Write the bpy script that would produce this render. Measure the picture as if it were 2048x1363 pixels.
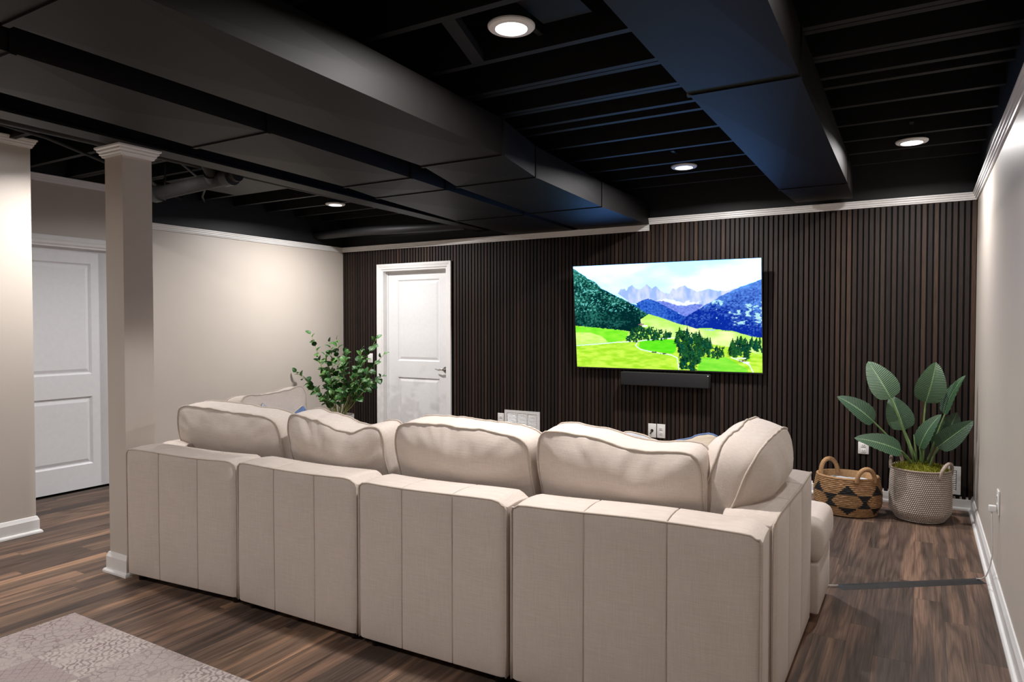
import bpy, bmesh, math, random
import numpy as np
from mathutils import Vector, Matrix, noise

for _o in list(bpy.data.objects):
    bpy.data.objects.remove(_o)
scene = bpy.context.scene
COL = scene.collection

# ------------------------------------------------------------------ camera
F_PX = 1383.6
YAW, PITCH = 0.5334, -0.0239
cam_d = bpy.data.cameras.new('camera')
cam_d.sensor_width = 36.0
cam_d.lens = F_PX / 2048 * 36.0
cam_d.clip_start = 0.05
cam = bpy.data.objects.new('camera', cam_d)
COL.objects.link(cam)
cam.location = (-0.3563, -6.2266, 1.4081)
cam.rotation_euler = (math.pi / 2 + PITCH, 0, YAW)
scene.camera = cam

# ------------------------------------------------------------------ world, exposure
world = bpy.data.worlds.new('world')
scene.world = world
world.use_nodes = True
world.node_tree.nodes['Background'].inputs[0].default_value = (0.0, 0.0, 0.0, 1)
scene.view_settings.view_transform = 'Standard'
scene.view_settings.look = 'None'
scene.view_settings.gamma = 1.0
scene.view_settings.use_curve_mapping = False
scene.view_settings.exposure = 0.0
scene.cycles.use_denoising = True
scene.cycles.max_bounces = 8
scene.cycles.diffuse_bounces = 6
scene.cycles.caustics_reflective = False
scene.cycles.caustics_refractive = False
scene.cycles.sample_clamp_indirect = 4.0

LAMP_W = 46.0                     # power of one ceiling lamp
LAMP_COL = (1.0, 0.965, 0.945)
TV_GAIN = 1.25

# ------------------------------------------------------------------ helpers: objects
WM = {}


def link(o, parent=None, basis=None):
    COL.objects.link(o)
    b = basis if basis is not None else Matrix.Identity(4)
    o.matrix_basis = b
    WM[o.name] = b
    if parent is not None:
        o.parent = parent
        o.matrix_parent_inverse = WM[parent.name].inverted()
    return o


def tag(o, label=None, cat=None, group=None, kind=None):
    if label:
        o['label'] = label
    if cat:
        o['category'] = cat
    if group:
        o['group'] = group
    if kind:
        o['kind'] = kind
    return o


def thing(name, label, cat, loc=(0, 0, 0), group=None, basis=None):
    o = bpy.data.objects.new(name, None)
    o.empty_display_size = 0.05
    link(o, None, basis if basis is not None else Matrix.Translation(loc))
    return tag(o, label, cat, group)


class MB:
    """collects vertices and faces; build() makes one mesh object"""

    def __init__(self):
        self.v, self.f, self.m, self.uv = [], [], [], None

    def add(self, vs, fs, mi=0):
        k = len(self.v)
        self.v += [tuple(p) for p in vs]
        self.f += [tuple(i + k for i in f) for f in fs]
        self.m += [mi] * len(fs)
        return self

    def box(self, x0, x1, y0, y1, z0, z1, mi=0):
        vs = [(x, y, z) for z in (z0, z1) for y in (y0, y1) for x in (x0, x1)]
        fs = [(0, 2, 3, 1), (4, 5, 7, 6), (0, 1, 5, 4), (2, 6, 7, 3), (0, 4, 6, 2), (1, 3, 7, 5)]
        return self.add(vs, fs, mi)

    def tube(self, pts, r, n=8, caps=True, mi=0):
        pts = [Vector(p) for p in pts]
        rs = r if isinstance(r, (list, tuple)) else [r] * len(pts)
        t0 = (pts[1] - pts[0]).normalized()
        up = Vector((0, 0, 1)) if abs(t0.z) < 0.9 else Vector((1, 0, 0))
        nrm = t0.cross(up).normalized()
        vs, fs = [], []
        for i, p in enumerate(pts):
            a = pts[max(i - 1, 0)]
            b = pts[min(i + 1, len(pts) - 1)]
            t = (b - a).normalized()
            nrm = (nrm - t * nrm.dot(t)).normalized()
            bn = t.cross(nrm)
            for k in range(n):
                an = 2 * math.pi * k / n
                vs.append(p + (nrm * math.cos(an) + bn * math.sin(an)) * rs[i])
        for i in range(len(pts) - 1):
            for k in range(n):
                a, b = i * n + k, i * n + (k + 1) % n
                fs.append((a, b, b + n, a + n))
        if caps:
            fs.append(tuple(range(n))[::-1])
            fs.append(tuple((len(pts) - 1) * n + k for k in range(n)))
        return self.add(vs, fs, mi)

    def lathe(self, prof, n=32, c=(0, 0, 0), sx=1.0, sy=1.0, mi=0):
        vs, fs = [], []
        for r, z in prof:
            for k in range(n):
                a = 2 * math.pi * k / n
                vs.append((c[0] + r * sx * math.cos(a), c[1] + r * sy * math.sin(a), c[2] + z))
        for i in range(len(prof) - 1):
            for k in range(n):
                a, b = i * n + k, i * n + (k + 1) % n
                fs.append((a, b, b + n, a + n))
        return self.add(vs, fs, mi)

    def sweep(self, path, prof, closed=False, mi=0):
        """sweep profile [(out, z)] along a horizontal path; 'out' is to the right of travel"""
        P = [Vector((p[0], p[1])) for p in path]
        n = len(P)
        vs, fs = [], []
        for i in range(n):
            ds = []
            if closed or i > 0:
                ds.append((P[i] - P[(i - 1) % n]).normalized())
            if closed or i < n - 1:
                ds.append((P[(i + 1) % n] - P[i]).normalized())
            ns = [Vector((d.y, -d.x)) for d in ds]
            m = ns[0] if len(ns) == 1 else (ns[0] + ns[1]) / (1 + ns[0].dot(ns[1]))
            for o_, z in prof:
                q = P[i] + m * o_
                vs.append((q.x, q.y, z))
        k = len(prof)
        for i in range(n if closed else n - 1):
            j = (i + 1) % n
            for q in range(k):
                r = (q + 1) % k
                fs.append((i * k + q, j * k + q, j * k + r, i * k + r))
        if not closed:
            fs.append(tuple(range(k)))
            fs.append(tuple((n - 1) * k + q for q in range(k))[::-1])
        return self.add(vs, fs, mi)

    def rbox(self, lo, hi, r, n=(6, 6, 6), seg=3, func=None, mi=0):
        """rounded, subdivided box"""
        lo, hi = Vector(lo), Vector(hi)
        ax = []
        for d in range(3):
            a, b = lo[d], hi[d]
            rr = min(r, (b - a) * 0.499)
            e = [a + rr * (1 - math.cos(k / seg * math.pi / 2)) for k in range(seg)]
            m = [a + rr + (b - a - 2 * rr) * k / n[d] for k in range(n[d] + 1)]
            e2 = [b - rr * (1 - math.cos(k / seg * math.pi / 2)) for k in range(seg)][::-1]
            ax.append(e + m + e2)
        idx, vs, fs = {}, [], []

        def vid(i, j, k):
            key = (i, j, k)
            if key not in idx:
                q = Vector((ax[0][i], ax[1][j], ax[2][k]))
                c = Vector([min(max(q[d], lo[d] + min(r, (hi[d] - lo[d]) * .499)), hi[d] - min(r, (hi[d] - lo[d]) * .499)) for d in range(3)])
                w = q - c
                nn = w.normalized() if w.length > 1e-9 else Vector((0, 0, 0))
                p = c + nn * min(r, w.length if w.length < r else r) if w.length > 1e-9 else q
                if func:
                    p = Vector(func(p, nn))
                idx[key] = len(vs)
                vs.append(p)
            return idx[key]
        N = [len(a) - 1 for a in ax]
        for i in range(N[0]):
            for j in range(N[1]):
                fs.append((vid(i, j, 0), vid(i, j + 1, 0), vid(i + 1, j + 1, 0), vid(i + 1, j, 0)))
                fs.append((vid(i, j, N[2]), vid(i + 1, j, N[2]), vid(i + 1, j + 1, N[2]), vid(i, j + 1, N[2])))
        for i in range(N[0]):
            for k in range(N[2]):
                fs.append((vid(i, 0, k), vid(i + 1, 0, k), vid(i + 1, 0, k + 1), vid(i, 0, k + 1)))
                fs.append((vid(i, N[1], k), vid(i, N[1], k + 1), vid(i + 1, N[1], k + 1), vid(i + 1, N[1], k)))
        for j in range(N[1]):
            for k in range(N[2]):
                fs.append((vid(0, j, k), vid(0, j, k + 1), vid(0, j + 1, k + 1), vid(0, j + 1, k)))
                fs.append((vid(N[0], j, k), vid(N[0], j + 1, k), vid(N[0], j + 1, k + 1), vid(N[0], j, k + 1)))
        return self.add(vs, fs, mi)

    def build(self, name, mat, parent=None, smooth=False, basis=None, kind=None, fixn=True):
        me = bpy.data.meshes.new(name)
        me.from_pydata(self.v, [], self.f)
        for m in (mat if isinstance(mat, (list, tuple)) else [mat]):
            me.materials.append(m)
        if len(set(self.m)) > 1:
            me.polygons.foreach_set('material_index', self.m)
        if fixn:
            bm = bmesh.new()
            bm.from_mesh(me)
            bmesh.ops.recalc_face_normals(bm, faces=bm.faces)
            bm.to_mesh(me)
            bm.free()
        if smooth:
            me.polygons.foreach_set('use_smooth', [True] * len(me.polygons))
            if smooth == 'angle':
                me.set_sharp_from_angle(angle=math.radians(35))
        me.update()
        o = bpy.data.objects.new(name, me)
        link(o, parent, basis)
        if kind:
            o['kind'] = kind
        return o


def copy_tree(o, basis=None, parent=None):
    c = o.copy()
    COL.objects.link(c)
    c.parent = parent
    if basis is not None:
        c.matrix_basis = basis
    WM[c.name] = basis if basis is not None else WM[o.name]
    for ch in o.children:
        copy_tree(ch, None, c)
    return c


# ------------------------------------------------------------------ helpers: materials
class NT:
    def __init__(self, name):
        self.mat = bpy.data.materials.new(name)
        self.mat.use_nodes = True
        self.t = self.mat.node_tree
        self.p = self.t.nodes['Principled BSDF']

    def n(self, typ, **kw):
        nd = self.t.nodes.new(typ)
        ins = kw.pop('ins', {})
        for k, v in kw.items():
            setattr(nd, k, v)
        for k, v in ins.items():
            self.set(nd.inputs[k], v)
        return nd

    def set(self, sock, v):
        if isinstance(v, bpy.types.NodeSocket):
            self.t.links.new(v, sock)
        else:
            sock.default_value = v

    def math(self, op, a, b=None, c=None, clamp=False):
        nd = self.n('ShaderNodeMath', operation=op, use_clamp=clamp)
        self.set(nd.inputs[0], a)
        if b is not None:
            self.set(nd.inputs[1], b)
        if c is not None:
            self.set(nd.inputs[2], c)
        return nd.outputs[0]

    def vmul(self, vec, s):
        nd = self.n('ShaderNodeVectorMath', operation='MULTIPLY')
        self.set(nd.inputs[0], vec)
        nd.inputs[1].default_value = s
        return nd.outputs[0]

    def vadd(self, a, b):
        nd = self.n('ShaderNodeVectorMath', operation='ADD')
        self.set(nd.inputs[0], a)
        self.set(nd.inputs[1], b)
        return nd.outputs[0]

    def noise(self, vec, scale=5, detail=2, rough=0.5, dist=0.0):
        nd = self.n('ShaderNodeTexNoise')
        if vec is not None:
            self.set(nd.inputs['Vector'], vec)
        nd.inputs['Scale'].default_value = scale
        nd.inputs['Detail'].default_value = detail
        nd.inputs['Roughness'].default_value = rough
        nd.inputs['Distortion'].default_value = dist
        return nd.outputs['Fac']

    def ramp(self, fac, stops):
        nd = self.n('ShaderNodeValToRGB')
        self.set(nd.inputs[0], fac)
        el = nd.color_ramp.elements
        while len(el) < len(stops):
            el.new(0.5)
        for e, (p, c) in zip(el, stops):
            e.position = p
            e.color = (c[0], c[1], c[2], 1)
        return nd.outputs[0]

    def mix(self, fac, a, b, blend='MIX'):
        nd = self.n('ShaderNodeMix', data_type='RGBA', blend_type=blend)
        self.set(nd.inputs[0], fac)
        self.set(nd.inputs[6], a)
        self.set(nd.inputs[7], b)
        return nd.outputs[2]

    def bump(self, h, strength=0.3, dist=0.01):
        nd = self.n('ShaderNodeBump')
        nd.inputs['Strength'].default_value = strength
        nd.inputs['Distance'].default_value = dist
        self.set(nd.inputs['Height'], h)
        self.t.links.new(nd.outputs[0], self.p.inputs['Normal'])

    def out(self, color=None, rough=0.5, spec=None, metal=None):
        if color is not None:
            if isinstance(color, tuple) and len(color) == 3:
                color = color + (1,)
            self.set(self.p.inputs['Base Color'], color)
        self.set(self.p.inputs['Roughness'], rough)
        if spec is not None:
            self.set(self.p.inputs['Specular IOR Level'], spec)
        if metal is not None:
            self.p.inputs['Metallic'].default_value = metal
        return self.mat

    def pos(self):
        return self.n('ShaderNodeNewGeometry').outputs['Position']

    def obj(self):
        return self.n('ShaderNodeTexCoord').outputs['Object']

    def rnd(self):
        return self.n('ShaderNodeObjectInfo').outputs['Random']

    def uv(self):
        return self.n('ShaderNodeTexCoord').outputs['UV']

    def sep(self, v):
        nd = self.n('ShaderNodeSeparateXYZ')
        self.set(nd.inputs[0], v)
        return nd.outputs

    def attr(self, name):
        return self.n('ShaderNodeAttribute', attribute_name=name).outputs['Color']


def simple(name, col, rough=0.5, spec=0.5, var=0.06, scale=40, bump=0.0, metal=None, bscale=None):
    t = NT(name)
    c0 = tuple(x * (1 - var) for x in col)
    c1 = tuple(min(1, x * (1 + var)) for x in col)
    nz = t.noise(t.pos(), scale, 3)
    c = t.ramp(nz, [(0.3, c0), (0.7, c1)])
    if bump:
        t.bump(t.noise(t.pos(), bscale or scale * 4, 2), bump, 0.002)
    return t.out(c, rough, spec, metal)


M = {}
M['wall'] = simple('beige_wall_paint', (0.54, 0.485, 0.43), 0.42, 0.45, 0.015, 3, 0.08, bscale=240)
M['black'] = simple('black_paint', (0.0090, 0.0090, 0.0100), 0.55, 0.35, 0.15, 12, 0.1)
M['joist'] = simple('black_painted_lumber', (0.0070, 0.0066, 0.0066), 0.6, 0.3, 0.25, 18, 0.15)
M['duct'] = simple('black_painted_sheet_metal', (0.0050, 0.0040, 0.0036), 0.55, 0.16, 0.10, 8, 0.05)
M['pipe'] = simple('black_painted_pipe', (0.016, 0.015, 0.0145), 0.6, 0.22, 0.15, 20)
M['trim'] = simple('white_trim_paint', (0.76, 0.75, 0.74), 0.32, 0.5, 0.02, 10)
M['door'] = simple('white_door_paint', (0.74, 0.74, 0.75), 0.38, 0.5, 0.02, 30, 0.04)
M['felt'] = simple('black_felt', (0.006, 0.006, 0.006), 0.95, 0.1, 0.2, 90)
M['nickel'] = simple('brushed_nickel', (0.55, 0.52, 0.48), 0.28, 0.5, 0.05, 50, metal=1.0)
M['plastic'] = simple('white_plastic', (0.78, 0.77, 0.75), 0.35, 0.5, 0.02, 30)
M['slot'] = simple('dark_slot', (0.02, 0.02, 0.02), 0.7, 0.2, 0.1, 30)
M['rubber'] = simple('black_rubber', (0.018, 0.018, 0.019), 0.5, 0.4, 0.15, 40)
M['tvbody'] = simple('black_television_case', (0.012, 0.012, 0.013), 0.3, 0.5, 0.1, 20)
M['grille'] = simple('charcoal_speaker_cloth', (0.018, 0.018, 0.019), 0.85, 0.3, 0.25, 500, 0.3)
M['ceramic'] = simple('white_ceramic', (0.74, 0.74, 0.73), 0.3, 0.5, 0.03, 20)
M['soil'] = simple('brown_bark_filler', (0.25, 0.15, 0.07), 0.9, 0.2, 0.4, 120, 0.6)
M['stem'] = simple('green_stem', (0.085, 0.14, 0.045), 0.5, 0.4, 0.2, 30)
M['twig'] = simple('pale_green_twig', (0.28, 0.32, 0.10), 0.6, 0.3, 0.2, 40)
M['cord'] = simple('white_cord', (0.72, 0.71, 0.69), 0.45, 0.4, 0.02, 30)
M['blanket'] = simple('pale_grey_fabric', (0.62, 0.64, 0.68), 0.9, 0.2, 0.1, 60, 0.4)
M['lampring'] = simple('white_lamp_trim', (0.72, 0.71, 0.70), 0.45, 0.4, 0.02, 30)
M['darkfoot'] = simple('dark_sofa_base', (0.015, 0.013, 0.012), 0.7, 0.3, 0.1, 30)


def linen(name, col, c2):
    t = NT(name)
    o = t.obj()
    a = t.noise(t.vmul(o, (14, 60, 420)), 1.0, 2)
    b = t.noise(t.vmul(o, (420, 420, 12)), 1.0, 2)
    w = t.math('ADD', a, b)
    big = t.noise(o, 7, 2)
    f = t.math('ADD', t.math('MULTIPLY', w, 0.42), t.math('MULTIPLY', big, 0.16))
    c = t.ramp(f, [(0.33, c2), (0.62, col)])
    t.bump(w, 0.22, 0.002)
    m = t.out(c, 0.82, 0.25)
    t.p.inputs['Sheen Weight'].default_value = 0.12
    t.p.inputs['Sheen Roughness'].default_value = 0.5
    return m


M['linen'] = linen('beige_linen', (0.61, 0.532, 0.478), (0.52, 0.447, 0.395))
M['piping'] = linen('beige_linen_piping', (0.54, 0.465, 0.40), (0.42, 0.36, 0.30))
M['pillow_grey'] = linen('grey_pillow_cloth', (0.50, 0.52, 0.57), (0.33, 0.36, 0.43))
M['pillow_blue'] = linen('blue_pillow_cloth', (0.14, 0.22, 0.42), (0.06, 0.11, 0.26))
M['pillow_sand'] = linen('sand_pillow_cloth', (0.55, 0.47, 0.38), (0.42, 0.35, 0.27))

# walnut slats
t = NT('walnut_slat')
r_ = t.rnd()
g = t.noise(t.vadd(t.vmul(t.pos(), (260, 260, 7)), t.n('ShaderNodeCombineXYZ', ins={0: t.math('MULTIPLY', r_, 91.0), 2: t.math('MULTIPLY', r_, 37.0)}).outputs[0]), 1.0, 4, 0.6)
base = t.ramp(r_, [(0.0, (0.0150, 0.0108, 0.0100)), (0.55, (0.0220, 0.0148, 0.0126)), (0.86, (0.0300, 0.0195, 0.0158)), (1.0, (0.050, 0.030, 0.022))])
c = t.mix(1.0, base, t.ramp(g, [(0.32, (0.62, 0.60, 0.58)), (0.68, (1.35, 1.32, 1.28))]), 'MULTIPLY')
t.bump(g, 0.2, 0.002)
M['slat'] = t.out(c, 0.55, 0.2)

# walnut laminate floor
t = NT('walnut_laminate')
r_ = t.rnd()
off = t.n('ShaderNodeCombineXYZ', ins={0: t.math('MULTIPLY', r_, 53.0), 1: t.math('MULTIPLY', r_, 29.0), 2: t.math('MULTIPLY', r_, 17.0)}).outputs[0]
P = t.vadd(t.pos(), off)
contour = t.noise(t.vmul(P, (7.5, 0.62, 1)), 1.0, 2.0, 0.45, 0.12)
rings = t.math('SINE', t.math('MULTIPLY', contour, 60.0))
rings = t.math('MULTIPLY_ADD', rings, 0.5, 0.5)
rings = t.math('POWER', rings, 1.6)
fib = t.noise(t.vmul(P, (190, 4.0, 1)), 1.0, 4, 0.65)
strip = t.noise(t.vmul(P, (11, 0.5, 1)), 1.0, 1)
base = t.ramp(r_, [(0.0, (0.062, 0.044, 0.036)), (0.4, (0.090, 0.061, 0.047)), (0.75, (0.120, 0.079, 0.058)), (1.0, (0.172, 0.113, 0.078))])
c = t.mix(t.math('MULTIPLY', t.math('MULTIPLY', rings, t.ramp(t.noise(P, 3.0, 2), [(0.35, (0.35, 0.35, 0.35)), (0.65, (1, 1, 1))])), 0.68), base, t.mix(1.0, base, (0.34, 0.32, 0.33, 1), 'MULTIPLY'))
c = t.mix(t.ramp(strip, [(0.52, (0, 0, 0)), (0.66, (1, 1, 1))]), c, t.mix(1.0, c, (2.25, 2.05, 1.85, 1), 'MULTIPLY'))
c = t.mix(1.0, c, t.ramp(fib, [(0.3, (0.58, 0.56, 0.55)), (0.7, (1.40, 1.38, 1.36))]), 'MULTIPLY')
t.bump(fib, 0.12, 0.001)
M['floor'] = t.out(c, t.math('MULTIPLY_ADD', fib, 0.15, 0.46), 0.25)
M['subfloor'] = simple('dark_joint', (0.012, 0.009, 0.008), 0.8, 0.2, 0.1, 20)

# patchwork rug
t = NT('patchwork_rug')
o = t.obj()
s = t.sep(o)
cs = 0.33
cell = t.n('ShaderNodeCombineXYZ', ins={0: t.math('FLOOR', t.math('DIVIDE', s[0], cs)), 1: t.math('FLOOR', t.math('DIVIDE', s[1], cs))}).outputs[0]
wn = t.n('ShaderNodeTexWhiteNoise', noise_dimensions='2D')
t.set(wn.inputs['Vector'], cell)
pick = wn.outputs['Value']
la = t.math('ABSOLUTE', t.math('SINE', t.math('MULTIPLY', t.math('ADD', s[0], s[1]), 66.0)))
lb = t.math('ABSOLUTE', t.math('SINE', t.math('MULTIPLY', t.math('SUBTRACT', s[0], s[1]), 66.0)))
lat = t.math('LESS_THAN', t.math('MINIMUM', la, lb), 0.20)
vo = t.n('ShaderNodeTexVoronoi', feature='DISTANCE_TO_EDGE', ins={'Vector': t.vadd(o, t.vmul(t.n('ShaderNodeTexNoise', ins={'Vector': o, 'Scale': 30.0}).outputs['Color'], (0.03, 0.03, 0.0))), 'Scale': 26.0})
vor = t.math('LESS_THAN', vo.outputs['Distance'], 0.075)
mg = t.n('ShaderNodeTexMagic', turbulence_depth=3, ins={'Vector': o, 'Scale': 9.0, 'Distortion': 2.6})
mag = t.math('GREATER_THAN', t.sep(mg.outputs['Color'])[0], 0.55)
w2 = t.n('ShaderNodeTexWave', wave_type='RINGS', ins={'Vector': o, 'Scale': 7.0, 'Distortion': 10.0, 'Detail': 2.0, 'Detail Scale': 2.2})
wav = t.math('GREATER_THAN', w2.outputs['Fac'], 0.6)
p1 = t.math('LESS_THAN', pick, 0.27)
p2 = t.math('LESS_THAN', pick, 0.55)
p3 = t.math('LESS_THAN', pick, 0.80)


def sel(tt, k, a, b):
    return tt.math('ADD', tt.math('MULTIPLY', k, a), tt.math('MULTIPLY', tt.math('SUBTRACT', 1.0, k), b))


pat = sel(t, p1, lat, sel(t, p2, vor, sel(t, p3, mag, wav)))
wear = t.noise(o, 9, 4, 0.7)
pat = t.math('MULTIPLY', pat, t.ramp(wear, [(0.35, (0.15, 0.15, 0.15)), (0.6, (1, 1, 1))]))
inv = t.math('GREATER_THAN', wn.outputs['Color'], 0.5)
ca = t.mix(t.sep(wn.outputs['Color'])[1], (0.49, 0.43, 0.40, 1), (0.33, 0.27, 0.262, 1))
cb = t.mix(t.sep(wn.outputs['Color'])[2], (0.24, 0.185, 0.188, 1), (0.30, 0.25, 0.24, 1))
c = t.mix(pat, ca, cb)
pile = t.noise(o, 420, 2)
c = t.mix(1.0, c, t.ramp(pile, [(0.3, (0.8, 0.8, 0.8)), (0.7, (1.15, 1.15, 1.15))]), 'MULTIPLY')
t.bump(pile, 0.5, 0.003)
M['rug'] = t.out(c, 0.95, 0.1)

# glossy small leaves
t = NT('glossy_green_leaf')
u = t.sep(t.uv())
r_ = t.rnd()
g = t.noise(t.pos(), 40, 2)
base = t.ramp(r_, [(0.0, (0.010, 0.050, 0.012)), (0.6, (0.026, 0.105, 0.018)), (1.0, (0.075, 0.18, 0.04))])
rib = t.math('LESS_THAN', t.math('ABSOLUTE', u[0]), 0.07)
c = t.mix(t.math('MULTIPLY', rib, 0.6), base, (0.16, 0.27, 0.08, 1))
M['leaf'] = t.out(c, 0.5, 0.3)

# large ribbed leaves
t = NT('ribbed_green_leaf')
u = t.sep(t.uv())
au = t.math('ABSOLUTE', u[0])
ph = t.math('SUBTRACT', t.math('MULTIPLY', u[1], 26.0), t.math('MULTIPLY', au, 2.2))
vein = t.math('POWER', t.math('ABSOLUTE', t.math('SINE', t.math('MULTIPLY', ph, math.pi))), 0.7)
gap = t.math('SUBTRACT', 1.0, vein)
base = t.ramp(t.rnd(), [(0.0, (0.016, 0.046, 0.021)), (1.0, (0.036, 0.078, 0.034))])
c = t.mix(t.math('MULTIPLY', t.math('POWER', gap, 2.0), 0.7), base, (0.085, 0.17, 0.10, 1))
rib = t.math('LESS_THAN', au, 0.045)
c = t.mix(rib, c, (0.13, 0.23, 0.10, 1))
t.bump(vein, 0.5, 0.004)
M['bigleaf'] = t.out(c, 0.40, 0.45)

# moss
t = NT('moss')
nz = t.noise(t.pos(), 120, 4, 0.7)
c = t.ramp(nz, [(0.3, (0.05, 0.055, 0.008)), (0.55, (0.19, 0.19, 0.02)), (0.8, (0.33, 0.31, 0.05))])
t.bump(nz, 1.0, 0.01)
M['moss'] = t.out(c, 0.95, 0.1)

# woven baskets: colour of the strands stored per vertex
t = NT('woven_seagrass')
c = t.mix(1.0, t.attr('strand'), t.ramp(t.noise(t.pos(), 160, 3), [(0.3, (0.75, 0.74, 0.73)), (0.7, (1.2, 1.19, 1.17))]), 'MULTIPLY')
M['seagrass'] = t.out(c, 0.75, 0.25)
t = NT('woven_hyacinth')
nz = t.noise(t.vmul(t.pos(), (60, 60, 420)), 1.0, 4, 0.7)
c = t.mix(1.0, t.attr('strand'), t.ramp(nz, [(0.3, (0.45, 0.42, 0.38)), (0.55, (1, 1, 1)), (0.75, (1.7, 1.65, 1.6))]), 'MULTIPLY')
t.bump(nz, 0.6, 0.004)
M['hyacinth'] = t.out(c, 0.6, 0.35)
M['handle_tan'] = simple('tan_wrapped_rope', (0.36, 0.21, 0.10), 0.65, 0.3, 0.3, 150, 0.6)
M['handle_pale'] = simple('pale_seagrass_rope', (0.36, 0.29, 0.24), 0.75, 0.25, 0.3, 150, 0.6)

# screen and lamps
t = NT('television_picture')
em = t.n('ShaderNodeEmission')
t.set(em.inputs['Color'], t.attr('picture'))
em.inputs['Strength'].default_value = TV_GAIN
t.t.links.new(em.outputs[0], t.t.nodes['Material Output'].inputs['Surface'])
M['screen'] = t.mat
t = NT('lamp_diffuser')
em = t.n('ShaderNodeEmission')
em.inputs['Color'].default_value = (1.0, 0.98, 0.97, 1)
em.inputs['Strength'].default_value = 14.0
t.t.links.new(em.outputs[0], t.t.nodes['Material Output'].inputs['Surface'])
M['lamp'] = t.mat

# ------------------------------------------------------------------ setting
XL, YF = -6.435, -9.0           # left wall, wall behind the camera
ZJ, ZD = 2.62, 2.87             # underside of joists, deck
ZR, ZL, XS = 2.3375, 2.281, -2.544   # trim undersides right and left of the step
TH = 0.0555
rng = random.Random(7)

floor = MB().box(XL - 0.15, 0.12, YF - .1, 0.12, -0.10, -0.006).build('floor', M['subfloor'], kind='structure')
tag(floor, 'dark walnut laminate plank floor of the basement', 'floor')
# planks, each its own piece
pm = bpy.data.meshes.new('plank')
bm = bmesh.new()
bmesh.ops.create_cube(bm, size=1.0)
bm.to_mesh(pm)
bm.free()
pm.materials.append(M['floor'])
rest = MB()
x = 0.0
planks = []
widths = [0.145, 0.100, 0.125, 0.145, 0.110, 0.132]
i = 0
while x > XL:
    w = widths[i % 6]
    i += 1
    x1 = max(x - w, XL)
    y = 0.0 - rng.uniform(0.05, 1.25)
    y0 = 0.0
    while y0 > -5.0:
        planks.append((x1, x, y, y0))
        y0 = y
        y = y0 - rng.uniform(1.05, 1.35)
    while y0 > YF:
        y1 = max(y0 - 1.25, YF)
        rest.box(x1 + .0003, x - .0003, y1 + .0003, y0 - .0003, -0.006, 0.0)
        y0 = y1
    x = x1
planks.sort(key=lambda p: p[2] + p[3], reverse=True)
for k, (a, b, c_, d) in enumerate(planks):
    if k >= 300:
        rest.box(a + .0003, b - .0003, c_ + .0003, d - .0003, -0.006, 0.0)
        continue
    po = bpy.data.objects.new('plank', pm)
    link(po, floor, Matrix.Translation(((a + b) / 2, (c_ + d) / 2, -0.003)) @ Matrix.Diagonal((b - a - .0006, d - c_ - .0006, 0.006, 1)))
rest.build('plank_field', M['floor'], floor, kind='stuff')

# back wall: substrate with a hole for the door
DX0, DX1, DZ = -5.805, -4.868, 2.045
wb = MB()
wb.box(XL - .12, DX0, 0.012, 0.14, 0, 2.33)
wb.box(DX1, 0.12, 0.012, 0.14, 0, 2.33)
wb.box(DX0, DX1, 0.012, 0.14, DZ, 2.33)
wb.box(XL - .12, 0.12, 0.012, 0.14, 2.33, ZD, 1)
wall_back = wb.build('wall_back', [M['felt'], M['black']], kind='structure')
tag(wall_back, 'back wall clad in dark vertical walnut slats, black above', 'wall')
sm = MB().rbox((-.5, -.5, -.5), (.5, .5, .5), 0.04, (1, 1, 1), 1).build('slat', M['slat'])
sm_mesh = sm.data
bpy.data.objects.remove(sm)
pitch = 0.0402
ns = int((-XL) / pitch)
for k in range(ns):
    xc = -0.018 - k * pitch
    z0, z1 = 0.085, (ZR + .005 if xc > XS else ZL + .005)
    if -5.885 < xc < -4.80:
        z0 = 2.10
    so = bpy.data.objects.new('slat', sm_mesh)
    link(so, wall_back, Matrix.Translation((xc, 0.006, (z0 + z1) / 2)) @ Matrix.Diagonal((0.0275, 0.0125, z1 - z0, 1)))

# right wall
wr = MB()
wr.box(0, 0.12, YF, 0.12, 0, ZR + .02, 0)
wr.box(0, 0.12, YF, 0.12, ZR + .02, ZD, 1)
wall_right = tag(wr.build('wall_right', [M['wall'], M['black']], kind='structure'), 'beige right wall, black above the white moulding', 'wall')

# left wall with the second door's opening
D2A, D2B, D2Z = -3.63, -2.78, 2.06
YSTEP = -2.62
wl = MB()
wl.box(XL - .12, XL, D2B, YSTEP, 0, 2.60, 0)
wl.box(XL - .12, XL, YSTEP, 0.012, 0, ZL + .02, 0)
wl.box(XL - .12, XL, YSTEP, 0.012, ZL + .02, ZD, 1)
wl.box(XL - .12, XL, D2A, D2B, D2Z, 2.60, 0)
wl.box(XL - .12, XL, YF, D2A, 0, 2.60, 0)
wl.box(XL - .12, XL, YF, YSTEP, 2.60, ZD, 1)
wall_left = tag(wl.build('wall_left', [M['wall'], M['black']], kind='structure'), 'beige left wall with a white door, black above the moulding', 'wall')

# partition whose end shows at the left edge, wall behind the camera
PX, PY = -5.5, -3.856
wall_partition = tag(MB().box(PX - .12, PX, YF, PY, 0, 2.64, 0).build('wall_partition', M['wall'], kind='structure'), 'beige partition wall ending beside the hall door', 'wall')
wall_front = tag(MB().box(XL - .12, 0.12, YF - .12, YF, 0, ZD).build('wall_front', M['wall'], kind='structure'), 'beige wall behind the viewer', 'wall')

# ceiling deck and joists
ceiling = tag(MB().box(XL - .12, 0.12, YF - .12, 0.14, ZD, ZD + .1).build('ceiling', M['black'], kind='structure'), 'open basement ceiling painted black with exposed joists', 'ceiling')
jm = MB().box(-.5, .5, -.5, .5, -.5, .5).build('joist', M['joist'])
jmesh = jm.data
bpy.data.objects.remove(jm)


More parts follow.
